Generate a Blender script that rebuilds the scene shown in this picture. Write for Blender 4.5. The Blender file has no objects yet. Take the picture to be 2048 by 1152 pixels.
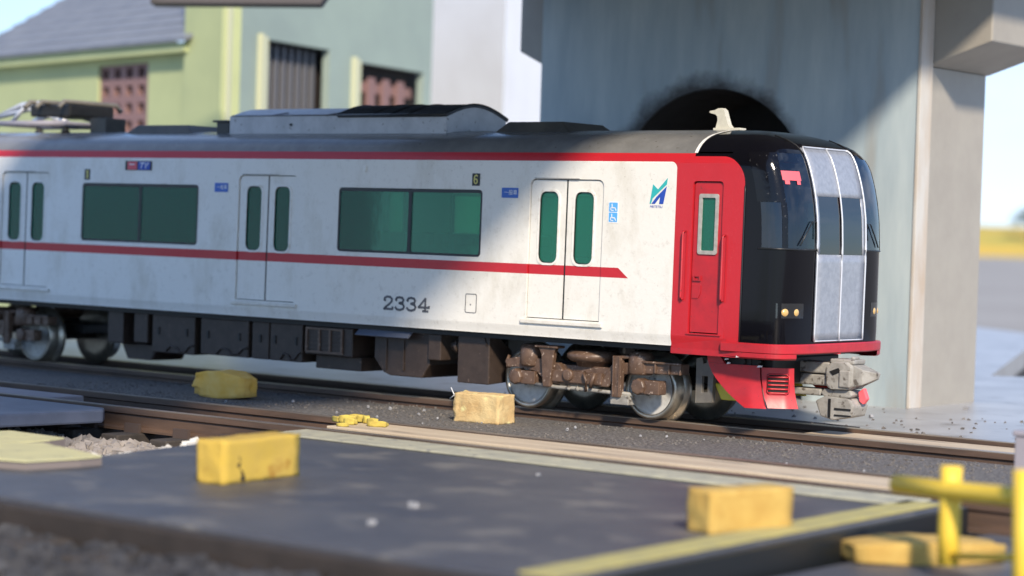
import bpy, math, random
from mathutils import Vector, Matrix, noise
from mathutils.geometry import tessellate_polygon
random.seed(7)
scene = bpy.context.scene
R = math.radians

# ------------------------------------------------------------------ camera
CAM = Vector((17.9886, -25.4327, 2.55))
RIGHT = Vector((0.78484, 0.61892, 0.03118)).normalized()
UP = -Vector((0.04146, -0.00223, -0.99914)).normalized()
FWD = UP.cross(RIGHT).normalized()
FPX = 4400.0
cd = bpy.data.cameras.new('camera')
cam = bpy.data.objects.new('camera', cd)
scene.collection.objects.link(cam)
cam.matrix_world = Matrix(((RIGHT.x, UP.x, -FWD.x, CAM.x), (RIGHT.y, UP.y, -FWD.y, CAM.y), (RIGHT.z, UP.z, -FWD.z, CAM.z), (0, 0, 0, 1)))
cd.sensor_width = 36.0
cd.lens = FPX / 2048 * 36
cd.clip_start = 0.1
cd.clip_end = 20000
cd.dof.use_dof = True
cd.dof.focus_distance = 28.9
cd.dof.aperture_fstop = 0.42
scene.camera = cam

# ------------------------------------------------------------------ sky, sun, exposure
TO_SUN = Vector((1.1, -1.0, 1.0)).normalized()
SUN_EL = math.asin(TO_SUN.z)
SUN_AZ = math.atan2(TO_SUN.x, TO_SUN.y)
world = bpy.data.worlds.new('World')
scene.world = world
world.use_nodes = True
wn = world.node_tree
wn.nodes.clear()
sky = wn.nodes.new('ShaderNodeTexSky')
sky.sky_type = 'NISHITA'
sky.sun_disc = False
sky.sun_elevation = SUN_EL
sky.sun_rotation = SUN_AZ
sky.air_density = 1.0
sky.dust_density = 0.0
sky.ozone_density = 2.0
bg = wn.nodes.new('ShaderNodeBackground')
bg.inputs['Strength'].default_value = 0.15
wo = wn.nodes.new('ShaderNodeOutputWorld')
tint = wn.nodes.new('ShaderNodeMix')
tint.data_type = 'RGBA'
tint.blend_type = 'MULTIPLY'
tint.inputs[0].default_value = 1.0
tint.inputs[7].default_value = (0.66, 0.86, 1.20, 1.0)
# soft highlight roll-off of the bright horizon, then thin haze clouds all over the sky
def wvec(op, a, b):
    n = wn.nodes.new('ShaderNodeVectorMath')
    n.operation = op
    for k, v in enumerate((a, b)):
        if isinstance(v, tuple):
            n.inputs[k].default_value = v
        else:
            wn.links.new(v, n.inputs[k])
    return n.outputs[0]


roll = wvec('DIVIDE', sky.outputs[0], wvec('ADD', (1, 1, 1), wvec('MULTIPLY', sky.outputs[0], (0.09, 0.09, 0.09))))
wtc = wn.nodes.new('ShaderNodeTexCoord')
wmp = wn.nodes.new('ShaderNodeMapping')
wmp.inputs['Scale'].default_value = (1.0, 1.0, 2.6)
wmp.inputs['Location'].default_value = (1.15, 0.6, 0.1)
wn.links.new(wtc.outputs['Generated'], wmp.inputs[0])
wnz = wn.nodes.new('ShaderNodeTexNoise')
wnz.inputs['Scale'].default_value = 2.4
wnz.inputs['Detail'].default_value = 6.0
wnz.inputs['Roughness'].default_value = 0.55
wn.links.new(wmp.outputs[0], wnz.inputs['Vector'])
wmr = wn.nodes.new('ShaderNodeMapRange')
wmr.inputs[1].default_value = 0.46
wmr.inputs[2].default_value = 0.72
wmr.inputs[4].default_value = 0.8
wn.links.new(wnz.outputs[0], wmr.inputs[0])
cl = wn.nodes.new('ShaderNodeMix')
cl.data_type = 'RGBA'
cl.inputs[7].default_value = (6.2, 5.6, 5.2, 1.0)
wn.links.new(wmr.outputs[0], cl.inputs[0])
wn.links.new(roll, cl.inputs[6])
wn.links.new(cl.outputs[2], tint.inputs[6])
wn.links.new(tint.outputs[2], bg.inputs['Color'])
wn.links.new(bg.outputs[0], wo.inputs[0])
sl = bpy.data.lights.new('sun', 'SUN')
sl.energy = 3.3
sl.angle = R(5.0)
sl.color = (1.0, 0.87, 0.70)
sun = bpy.data.objects.new('sun', sl)
scene.collection.objects.link(sun)
sun.rotation_euler = (-TO_SUN).to_track_quat('-Z', 'Y').to_euler()
sun.location = (30, -40, 40)
scene.view_settings.view_transform = 'Standard'
scene.view_settings.look = 'None'
scene.view_settings.exposure = 0.82
scene.view_settings.gamma = 1.0
scene.view_settings.use_curve_mapping = False
scene.render.engine = 'CYCLES'
scene.cycles.max_bounces = 8
scene.cycles.transparent_max_bounces = 16
scene.cycles.use_denoising = True


def px(u, v, ax, val):
    """point where the photograph's pixel ray meets the plane axis = val"""
    d = RIGHT * (u - 1024) - UP * (v - 576) + FWD * FPX
    t = (val - CAM[ax]) / d[ax]
    return CAM + d * t


# ------------------------------------------------------------------ materials
def nodes_of(name):
    m = bpy.data.materials.new(name)
    m.use_nodes = True
    nt = m.node_tree
    return m, nt, nt.nodes['Principled BSDF']


def mth(nt, op, a, b=None, c=None, clamp=False):
    n = nt.nodes.new('ShaderNodeMath')
    n.operation = op
    n.use_clamp = clamp
    for i, v in enumerate((a, b, c)):
        if v is None:
            continue
        if isinstance(v, (int, float)):
            n.inputs[i].default_value = v
        else:
            nt.links.new(v, n.inputs[i])
    return n.outputs[0]


def mixc(nt, fac, a, b):
    n = nt.nodes.new('ShaderNodeMix')
    n.data_type = 'RGBA'
    for sock, v in ((n.inputs[0], fac), (n.inputs[6], a), (n.inputs[7], b)):
        if isinstance(v, (int, float)):
            sock.default_value = v
        elif isinstance(v, tuple):
            sock.default_value = (*v, 1.0) if len(v) == 3 else v
        else:
            nt.links.new(v, sock)
    return n.outputs[2]


def noise_tex(nt, scale, detail=5.0, rough=0.6, vec=None, stretch=None):
    tc = nt.nodes.new('ShaderNodeTexCoord')
    src = vec or tc.outputs['Object']
    if stretch:
        mp = nt.nodes.new('ShaderNodeMapping')
        mp.inputs['Scale'].default_value = stretch
        nt.links.new(src, mp.inputs[0])
        src = mp.outputs[0]
    n = nt.nodes.new('ShaderNodeTexNoise')
    n.inputs['Scale'].default_value = scale
    n.inputs['Detail'].default_value = detail
    n.inputs['Roughness'].default_value = rough
    nt.links.new(src, n.inputs['Vector'])
    return n.outputs[0]


def ramp(nt, fac, lo, hi):
    n = nt.nodes.new('ShaderNodeMapRange')
    n.inputs[1].default_value = lo
    n.inputs[2].default_value = hi
    nt.links.new(fac, n.inputs[0])
    return n.outputs[0]


def bump(nt, b, height, strength, dist):
    n = nt.nodes.new('ShaderNodeBump')
    n.inputs['Strength'].default_value = strength
    n.inputs['Distance'].default_value = dist
    nt.links.new(height, n.inputs['Height'])
    nt.links.new(n.outputs[0], b.inputs['Normal'])


def mat(name, c1, c2=None, scale=4.0, lo=0.35, hi=0.65, rough=0.6, metal=0.0, bs=0.0, bscale=30.0, bd=0.01,
        spots=None, sscale=8.0, slo=0.6, shi=0.66, stretch=None, coat=0.0, spec=0.5, rvar=0.0):
    m, nt, b = nodes_of(name)
    col = c1
    if c2:
        f = ramp(nt, noise_tex(nt, scale, stretch=stretch), lo, hi)
        col = mixc(nt, f, c1, c2)
    if spots:
        f = ramp(nt, noise_tex(nt, sscale, 3.0, 0.5, stretch=stretch), slo, shi)
        col = mixc(nt, f, col, spots)
    if isinstance(col, tuple):
        b.inputs['Base Color'].default_value = (*col, 1)
    else:
        nt.links.new(col, b.inputs['Base Color'])
    b.inputs['Roughness'].default_value = rough
    if rvar:
        f = noise_tex(nt, scale * 2.3)
        nt.links.new(mth(nt, 'ADD', mth(nt, 'MULTIPLY', f, rvar), rough - rvar / 2), b.inputs['Roughness'])
    b.inputs['Metallic'].default_value = metal
    b.inputs['Coat Weight'].default_value = coat
    b.inputs['Specular IOR Level'].default_value = spec
    if bs:
        bump(nt, b, noise_tex(nt, bscale, 4.0, 0.65), bs, bd)
    return m


def glass_mat(name, tint, refl=1.0, rough=0.02, floor=0.0, body=None, bodyfac=0.0, wave=0.03):
    m = bpy.data.materials.new(name)
    m.use_nodes = True
    nt = m.node_tree
    nt.nodes.clear()
    out = nt.nodes.new('ShaderNodeOutputMaterial')
    tr = nt.nodes.new('ShaderNodeBsdfTransparent')
    tr.inputs[0].default_value = (*tint, 1)
    gl = nt.nodes.new('ShaderNodeBsdfGlossy')
    gl.inputs['Roughness'].default_value = rough
    gl.inputs['Color'].default_value = (refl, refl, refl, 1)
    fr = nt.nodes.new('ShaderNodeFresnel')
    fr.inputs[0].default_value = 1.5
    fac = mth(nt, 'ADD', fr.outputs[0], floor, clamp=True)
    bn = nt.nodes.new('ShaderNodeBump')
    bn.inputs['Strength'].default_value = wave
    bn.inputs['Distance'].default_value = 0.05
    nt.links.new(noise_tex(nt, 3.5, 2.0), bn.inputs['Height'])
    nt.links.new(bn.outputs[0], gl.inputs['Normal'])
    mx = nt.nodes.new('ShaderNodeMixShader')
    nt.links.new(fac, mx.inputs[0])
    inner = tr.outputs[0]
    if body:
        df = nt.nodes.new('ShaderNodeBsdfDiffuse')
        df.inputs[0].default_value = (*body, 1)
        m2 = nt.nodes.new('ShaderNodeMixShader')
        m2.inputs[0].default_value = bodyfac
        nt.links.new(inner, m2.inputs[1])
        nt.links.new(df.outputs[0], m2.inputs[2])
        inner = m2.outputs[0]
    nt.links.new(inner, mx.inputs[1])
    nt.links.new(gl.outputs[0], mx.inputs[2])
    nt.links.new(mx.outputs[0], out.inputs[0])
    return m


RED = (0.50, 0.017, 0.026)
WHITE = (0.78, 0.765, 0.72)


def livery():
    """white body, red cant-rail line, red waist line with a slanted end, red cab, black mask: paint laid out along the car"""
    m, nt, b = nodes_of('livery_paint')
    tc = nt.nodes.new('ShaderNodeTexCoord')
    sp = nt.nodes.new('ShaderNodeSeparateXYZ')
    nt.links.new(tc.outputs['Object'], sp.inputs[0])
    X, Y, Z = sp.outputs
    # white field ends at X 1.72 / Z 3.485 with a rounded corner
    def outside(cx, cz, r):
        qx = mth(nt, 'MAXIMUM', mth(nt, 'SUBTRACT', X, cx), 0.0)
        qz = mth(nt, 'MAXIMUM', mth(nt, 'SUBTRACT', Z, cz), 0.0)
        d = mth(nt, 'SQRT', mth(nt, 'ADD', mth(nt, 'MULTIPLY', qx, qx), mth(nt, 'MULTIPLY', qz, qz)))
        return mth(nt, 'GREATER_THAN', d, r)
    red1 = outside(1.72 - 0.09, 3.485 - 0.09, 0.09)
    in_z = mth(nt, 'MULTIPLY', mth(nt, 'GREATER_THAN', Z, 1.92), mth(nt, 'LESS_THAN', Z, 2.055))
    end = mth(nt, 'LESS_THAN', mth(nt, 'ADD', X, mth(nt, 'MULTIPLY', Z, 1.26)), 0.83 + 2.055 * 1.26)
    red = mth(nt, 'MAXIMUM', red1, mth(nt, 'MULTIPLY', in_z, end))
    black = mth(nt, 'MULTIPLY', outside(2.78 - 0.36, 3.56 - 0.36, 0.36), mth(nt, 'GREATER_THAN', X, 1.98))
    grime = ramp(nt, noise_tex(nt, 1.6, 6.0, 0.7, stretch=(1.0, 1.0, 0.45)), 0.5, 0.72)
    w = mixc(nt, mth(nt, 'MULTIPLY', grime, 0.5), WHITE, (0.50, 0.46, 0.37))
    fine = ramp(nt, noise_tex(nt, 9.0, 4.0, 0.75), 0.56, 0.72)
    w = mixc(nt, mth(nt, 'MULTIPLY', fine, 0.34), w, (0.40, 0.37, 0.32))
    specks = ramp(nt, noise_tex(nt, 34.0, 2.0, 0.5), 0.71, 0.76)
    w = mixc(nt, mth(nt, 'MULTIPLY', specks, 0.45), w, (0.22, 0.19, 0.16))
    r = mixc(nt, mth(nt, 'MULTIPLY', grime, 0.25), RED, (0.36, 0.02, 0.028))
    r = mixc(nt, mth(nt, 'MULTIPLY', specks, 0.3), r, (0.62, 0.16, 0.16))
    col = mixc(nt, red, w, r)
    col = mixc(nt, black, col, (0.004, 0.004, 0.006))
    nt.links.new(col, b.inputs['Base Color'])
    rg = mth(nt, 'ADD', mth(nt, 'MULTIPLY', noise_tex(nt, 5.0), 0.22), 0.26)
    rg = mth(nt, 'MULTIPLY', rg, mth(nt, 'SUBTRACT', 1.0, mth(nt, 'MULTIPLY', black, 0.82)))
    nt.links.new(rg, b.inputs['Roughness'])
    nt.links.new(mth(nt, 'SUBTRACT', 0.5, mth(nt, 'MULTIPLY', black, 0.3)), b.inputs['Specular IOR Level'])
    bump(nt, b, mth(nt, 'MULTIPLY', noise_tex(nt, 14.0, 4.0, 0.6), mth(nt, 'SUBTRACT', 1.0, mth(nt, 'MULTIPLY', black, 0.93))), 0.16, 0.02)
    return m


M = {}
M['livery'] = livery()
M['roof'] = mat('roof_grey_paint', (0.20, 0.196, 0.188), (0.155, 0.152, 0.147), 3.0, rough=0.24, bs=0.03, bscale=20, spots=(0.12, 0.11, 0.1), sscale=14, slo=0.69, shi=0.72)
M['black'] = mat('gloss_black_paint', (0.004, 0.004, 0.006), rough=0.07, bs=0.04, bscale=9, bd=0.02, spec=0.22)
M['blackspeck'] = mat('worn_gloss_black', (0.005, 0.005, 0.007), rough=0.12, spec=0.3, bs=0.22, bscale=12, bd=0.012, spots=(0.05, 0.05, 0.05), sscale=20, slo=0.66, shi=0.72)
M['red'] = mat('red_paint', RED, (0.36, 0.016, 0.024), 3.0, rough=0.38, bs=0.1, bscale=14, spots=(0.2, 0.03, 0.03), sscale=16, slo=0.68, shi=0.74)
M['white'] = mat('white_paint', WHITE, (0.64, 0.61, 0.55), 5.0, rough=0.45, bs=0.1)
M['whiterim'] = mat('white_rim_paint', (0.8, 0.79, 0.75), (0.6, 0.55, 0.46), 9.0, 0.5, 0.75, rough=0.4)
M['silver'] = mat('silver_panel_paint', (0.38, 0.40, 0.44), (0.30, 0.32, 0.36), 16.0, rough=0.42, metal=0.35, bs=0.14, bscale=60, bd=0.006)
M['chrome'] = mat('bright_frame_metal', (0.62, 0.64, 0.68), rough=0.35, metal=0.3, bs=0.2, bscale=30, bd=0.006)
M['greyframe'] = mat('grey_window_frame', (0.42, 0.41, 0.39), (0.3, 0.29, 0.27), 12, rough=0.5)
M['green_glass'] = glass_mat('green_tinted_glass', (0.50, 0.92, 0.76), 0.5, 0.03, 0.0, (0.02, 0.26, 0.17), 0.36, 0.006)
M['dark_glass'] = glass_mat('smoked_windscreen_glass', (0.16, 0.19, 0.26), 1.0, 0.02, 0.02, (0.01, 0.014, 0.03), 0.3)
M['panel_glass'] = glass_mat('dark_panel_glass', (0.05, 0.055, 0.07), 1.0, 0.05, 0.06)
M['rubber'] = mat('black_window_rubber', (0.012, 0.014, 0.016), rough=0.4)
M['brown'] = mat('brown_underfloor_paint', (0.036, 0.024, 0.018), (0.052, 0.036, 0.028), 6.0, rough=0.5, bs=0.15, bscale=40, bd=0.006, spots=(0.10, 0.07, 0.055), sscale=18, slo=0.66, shi=0.72)
M['bogie'] = mat('rusty_bogie_paint', (0.088, 0.052, 0.034), (0.145, 0.090, 0.062), 7.0, rough=0.42, bs=0.25, bscale=40, bd=0.008, spots=(0.40, 0.31, 0.25), sscale=22, slo=0.62, shi=0.72)
M['wheel'] = mat('worn_wheel_steel', (0.50, 0.485, 0.45), (0.64, 0.63, 0.59), 10.0, rough=0.55, metal=0.1, bs=0.3, bscale=40, bd=0.006, spots=(0.12, 0.11, 0.1), sscale=6, slo=0.6, shi=0.68)
M['tyre'] = mat('polished_tyre_steel', (0.50, 0.47, 0.40), (0.36, 0.33, 0.28), 8.0, rough=0.32, metal=0.8)
M['coupler'] = mat('weathered_grey_coupler', (0.24, 0.225, 0.20), (0.36, 0.345, 0.31), 7.0, rough=0.65, bs=0.25, bscale=26, bd=0.012, spots=(0.10, 0.085, 0.07), sscale=9, slo=0.58, shi=0.66)
M['darkmetal'] = mat('dark_plastic', (0.008, 0.008, 0.008), (0.014, 0.013, 0.012), 8, rough=0.5, bs=0.1)
M['olive'] = mat('grey_brown_plastic', (0.13, 0.12, 0.105), (0.18, 0.165, 0.14), 6, rough=0.55, bs=0.1)
M['acgrey'] = mat('pale_grey_roof_unit', (0.52, 0.53, 0.55), (0.42, 0.43, 0.45), 4, rough=0.5, bs=0.1, spots=(0.2, 0.19, 0.18), sscale=14, slo=0.66, shi=0.72)
M['grille'] = mat('dark_grille', (0.05, 0.055, 0.065), (0.08, 0.085, 0.095), 10, rough=0.5)
M['ventbrown'] = mat('dark_brown_vent', (0.055, 0.05, 0.042), (0.09, 0.08, 0.062), 3, rough=0.55)
M['ivory'] = mat('ivory_plastic', (0.62, 0.60, 0.50), (0.52, 0.50, 0.42), 12, rough=0.5, bs=0.2, bscale=30)
M['blueplate'] = mat('blue_sign_plate', (0.03, 0.13, 0.52), rough=0.4)
M['skyblue'] = mat('light_blue_sticker', (0.10, 0.40, 0.82), rough=0.4)
M['printwhite'] = mat('white_print', (0.8, 0.82, 0.84), rough=0.5)
M['printgrey'] = mat('dark_grey_print', (0.10, 0.105, 0.12), (0.16, 0.16, 0.17), 30, rough=0.5)
M['printyellow'] = mat('yellow_print', (0.75, 0.68, 0.22), rough=0.5)
M['teal'] = mat('teal_print', (0.03, 0.42, 0.44), rough=0.5)
M['navy'] = mat('navy_print', (0.02, 0.07, 0.42), rough=0.5)
M['pink'] = mat('red_destination_print', (0.68, 0.10, 0.13), rough=0.5)
M['ledred'] = mat('red_sign_panel', (0.85, 0.13, 0.15), rough=0.5)
M['amber'] = mat('amber_lamp_lens', (0.62, 0.40, 0.14), rough=0.25, coat=0.5)
M['interior'] = mat('pale_interior', (0.75, 0.75, 0.70), (0.66, 0.66, 0.62), 3, rough=0.6)
M['cabgrey'] = mat('cab_interior_grey', (0.16, 0.18, 0.20), (0.10, 0.11, 0.13), 4, rough=0.6)
M['seat'] = mat('blue_seat_fabric', (0.10, 0.30, 0.42), (0.06, 0.2, 0.3), 10, rough=0.8)
M['yellow_cable'] = mat('yellow_plastic', (0.66, 0.56, 0.06), rough=0.5)

M['rail'] = mat('rusty_rail', (0.135, 0.082, 0.054), (0.07, 0.045, 0.032), 5, rough=0.6, bs=0.2, bscale=20, stretch=(0.15, 1, 1))
M['railtop'] = mat('worn_rail_top', (0.40, 0.34, 0.27), (0.24, 0.18, 0.13), 6, rough=0.4, metal=0.5, stretch=(0.12, 1, 1))
M['railtop_dull'] = mat('dull_rail_top', (0.26, 0.215, 0.175), (0.13, 0.10, 0.08), 5, rough=0.4, metal=0.3, stretch=(0.12, 1, 1))
M['sleeper'] = mat('dark_sleeper', (0.036, 0.03, 0.026), (0.07, 0.058, 0.05), 5, rough=0.8, bs=0.3)
M['edgebrown'] = mat('dark_brown_board', (0.026, 0.020, 0.016), (0.042, 0.032, 0.026), 2, rough=0.7, bs=0.2)
M['chair'] = mat('brown_rail_chair', (0.08, 0.055, 0.045), rough=0.7)
M['asphalt'] = mat('painted_asphalt_grey', (0.056, 0.060, 0.076), (0.092, 0.092, 0.10), 0.9, 0.3, 0.7, rough=0.50, bs=0.3, bscale=26, bd=0.02, spots=(0.18, 0.17, 0.155), sscale=1.4, slo=0.54, shi=0.74, rvar=0.15)
M['grit'] = mat('gritty_grey_infill', (0.085, 0.079, 0.075), (0.24, 0.225, 0.21), 24, 0.42, 0.62, rough=0.85, bs=0.7, bscale=36, bd=0.03, spots=(0.055, 0.05, 0.05), sscale=27, slo=0.56, shi=0.64)
M['pale'] = mat('pale_worn_timber', (0.60, 0.50, 0.36), (0.44, 0.35, 0.25), 3, rough=0.8, bs=0.4, bscale=14, bd=0.02, stretch=(0.12, 1, 1), spots=(0.22, 0.18, 0.14), sscale=4, slo=0.62, shi=0.7)
M['line'] = mat('pale_line_paint', (0.46, 0.44, 0.32), (0.34, 0.33, 0.26), 4, rough=0.75, bs=0.3, spots=(0.18, 0.18, 0.17), sscale=6, slo=0.62, shi=0.72)
M['yline'] = mat('yellow_line_paint', (0.46, 0.40, 0.14), (0.36, 0.32, 0.14), 3, rough=0.7, bs=0.3)
M['paleyellow'] = mat('pale_yellow_card', (0.58, 0.55, 0.30), (0.50, 0.48, 0.28), 3, rough=0.85, bs=0.2, spots=(0.36, 0.34, 0.22), sscale=5, slo=0.64, shi=0.72)
M['cardedge'] = mat('grey_card_edge', (0.20, 0.17, 0.16), rough=0.9)
M['bluepad'] = mat('blue_grey_pad', (0.16, 0.18, 0.24), (0.12, 0.14, 0.19), 2, rough=0.4, bs=0.1)
M['purplepad'] = mat('lilac_grey_pad', (0.30, 0.28, 0.30), (0.24, 0.22, 0.24), 2, rough=0.6, bs=0.2)
M['board'] = mat('pale_blue_board', (0.41, 0.415, 0.42), (0.31, 0.31, 0.31), 0.7, rough=0.38, bs=0.2, bscale=12, spots=(0.20, 0.19, 0.18), sscale=1.6, slo=0.58, shi=0.72)
M['darkground'] = mat('dark_base', (0.022, 0.02, 0.019), (0.042, 0.038, 0.036), 2, rough=0.9, bs=0.4)
M['stone'] = mat('ballast_stone', (0.20, 0.18, 0.17), (0.33, 0.30, 0.28), 4, rough=0.85)
M['bluestone'] = mat('blue_grey_stone', (0.018, 0.018, 0.021), (0.055, 0.056, 0.062), 2, rough=0.8)
M['gritstone'] = mat('grey_brown_grit', (0.10, 0.09, 0.082), (0.17, 0.155, 0.14), 3, rough=0.95)
M['whitestone'] = mat('white_stone', (0.62, 0.61, 0.58), (0.5, 0.48, 0.45), 6, rough=0.85)
M['foam'] = mat('yellow_foam', (0.55, 0.37, 0.10), (0.47, 0.29, 0.07), 4.5, rough=0.95, bs=0.4, bscale=30, bd=0.02)
M['shredfoam'] = mat('lemon_foam', (0.62, 0.50, 0.10), (0.48, 0.36, 0.08), 9, rough=0.95, bs=0.4)
M['foam_light'] = mat('pale_yellow_foam', (0.66, 0.50, 0.25), (0.54, 0.36, 0.16), 3.5, rough=0.95, bs=0.5, bscale=26, bd=0.03, spots=(0.74, 0.68, 0.32), sscale=4, slo=0.58, shi=0.65)
M['foam_old'] = mat('ochre_foam', (0.84, 0.46, 0.07), (0.88, 0.58, 0.18), 2.5, rough=0.95, bs=0.4, bscale=26, bd=0.02)
M['foam_stained'] = mat('stained_yellow_foam', (0.56, 0.38, 0.06), (0.50, 0.34, 0.07), 2.5, rough=0.95, bs=0.4, bscale=26, bd=0.02, spots=(0.38, 0.20, 0.03), sscale=2.2, slo=0.60, shi=0.70)
M['yellowpaint'] = mat('yellow_rod_paint', (0.84, 0.58, 0.06), (0.76, 0.52, 0.05), 4, rough=0.5, bs=0.2)
M['postgrey'] = mat('grey_post_plastic', (0.30, 0.28, 0.31), rough=0.6)
M['crumb'] = mat('pale_crumb', (0.30, 0.30, 0.31), rough=0.9)
M['leafgreen'] = mat('moss_green', (0.05, 0.14, 0.03), (0.09, 0.2, 0.04), 8, rough=0.9)

M['wall'] = mat('weathered_blue_grey_wall', (0.47, 0.54, 0.55), (0.29, 0.365, 0.41), 0.9, 0.3, 0.7, rough=0.75, bs=0.15, bscale=8, spots=(0.33, 0.31, 0.27), sscale=0.9, slo=0.57, shi=0.75, stretch=(1.7, 1.0, 0.30))
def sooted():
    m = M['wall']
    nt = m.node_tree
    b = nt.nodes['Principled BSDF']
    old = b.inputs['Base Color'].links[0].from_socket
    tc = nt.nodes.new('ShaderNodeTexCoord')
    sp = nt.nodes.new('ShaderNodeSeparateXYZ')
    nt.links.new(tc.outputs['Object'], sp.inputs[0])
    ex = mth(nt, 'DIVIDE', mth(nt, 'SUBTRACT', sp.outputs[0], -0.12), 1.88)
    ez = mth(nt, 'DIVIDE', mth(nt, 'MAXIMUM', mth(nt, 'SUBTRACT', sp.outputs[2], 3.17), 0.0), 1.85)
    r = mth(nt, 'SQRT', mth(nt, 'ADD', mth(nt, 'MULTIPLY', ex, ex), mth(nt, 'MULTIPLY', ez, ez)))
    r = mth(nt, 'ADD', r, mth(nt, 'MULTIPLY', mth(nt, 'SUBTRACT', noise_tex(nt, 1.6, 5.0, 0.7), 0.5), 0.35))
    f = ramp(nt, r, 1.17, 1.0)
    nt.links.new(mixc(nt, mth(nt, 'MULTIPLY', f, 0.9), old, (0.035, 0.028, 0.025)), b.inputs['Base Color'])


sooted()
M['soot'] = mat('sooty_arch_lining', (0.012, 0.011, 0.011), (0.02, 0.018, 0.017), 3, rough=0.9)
M['rawedge'] = mat('stained_card_edge', (0.44, 0.36, 0.28), (0.52, 0.50, 0.46), 2.0, rough=0.85, bs=0.3, stretch=(1, 1, 0.3))
M['pier'] = mat('warm_grey_plastic', (0.34, 0.315, 0.27), (0.31, 0.285, 0.245), 2, rough=0.55, bs=0.05, bscale=6)
M['deckgrey'] = mat('deck_plastic', (0.14, 0.13, 0.12), rough=0.6)
M['bgreen'] = mat('yellow_green_render', (0.44, 0.48, 0.24), (0.39, 0.43, 0.22), 0.6, rough=0.8, bs=0.1)
M['bgrey'] = mat('grey_green_render', (0.30, 0.37, 0.32), (0.26, 0.32, 0.285), 0.5, rough=0.8, bs=0.1)  # green render greyed: the shade on this wall is put into its colour
M['btrim'] = mat('pale_yellow_trim', (0.52, 0.53, 0.36), rough=0.8)
M['slate'] = mat('slate_roof', (0.155, 0.17, 0.20), (0.20, 0.215, 0.24), 1.5, rough=0.7, bs=0.2, bscale=6)
M['lattice'] = mat('rose_brown_lattice', (0.24, 0.14, 0.13), rough=0.7)
M['hole'] = mat('dark_brown_hole', (0.018, 0.012, 0.010), rough=0.8)
M['slats'] = mat('charcoal_slat', (0.13, 0.13, 0.14), rough=0.6)
M['eave'] = mat('brown_eave', (0.10, 0.085, 0.075), rough=0.8)
M['whitewall'] = mat('white_wall', (0.88, 0.88, 0.87), (0.80, 0.79, 0.77), 0.35, rough=0.8, spots=(0.48, 0.42, 0.36), sscale=0.25, slo=0.62, shi=0.75)
M['road'] = mat('far_asphalt', (0.27, 0.25, 0.22), (0.33, 0.31, 0.28), 0.02, rough=0.9)
M['drygrass'] = mat('dry_grass', (0.60, 0.38, 0.06), (0.36, 0.33, 0.07), 0.012, rough=0.95, stretch=(1, 1, 3))
M['bark'] = mat('bark', (0.09, 0.07, 0.05), rough=0.9)
M['leaf'] = mat('dark_leaf', (0.035, 0.06, 0.03), (0.05, 0.08, 0.035), 0.4, rough=0.8)


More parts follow.
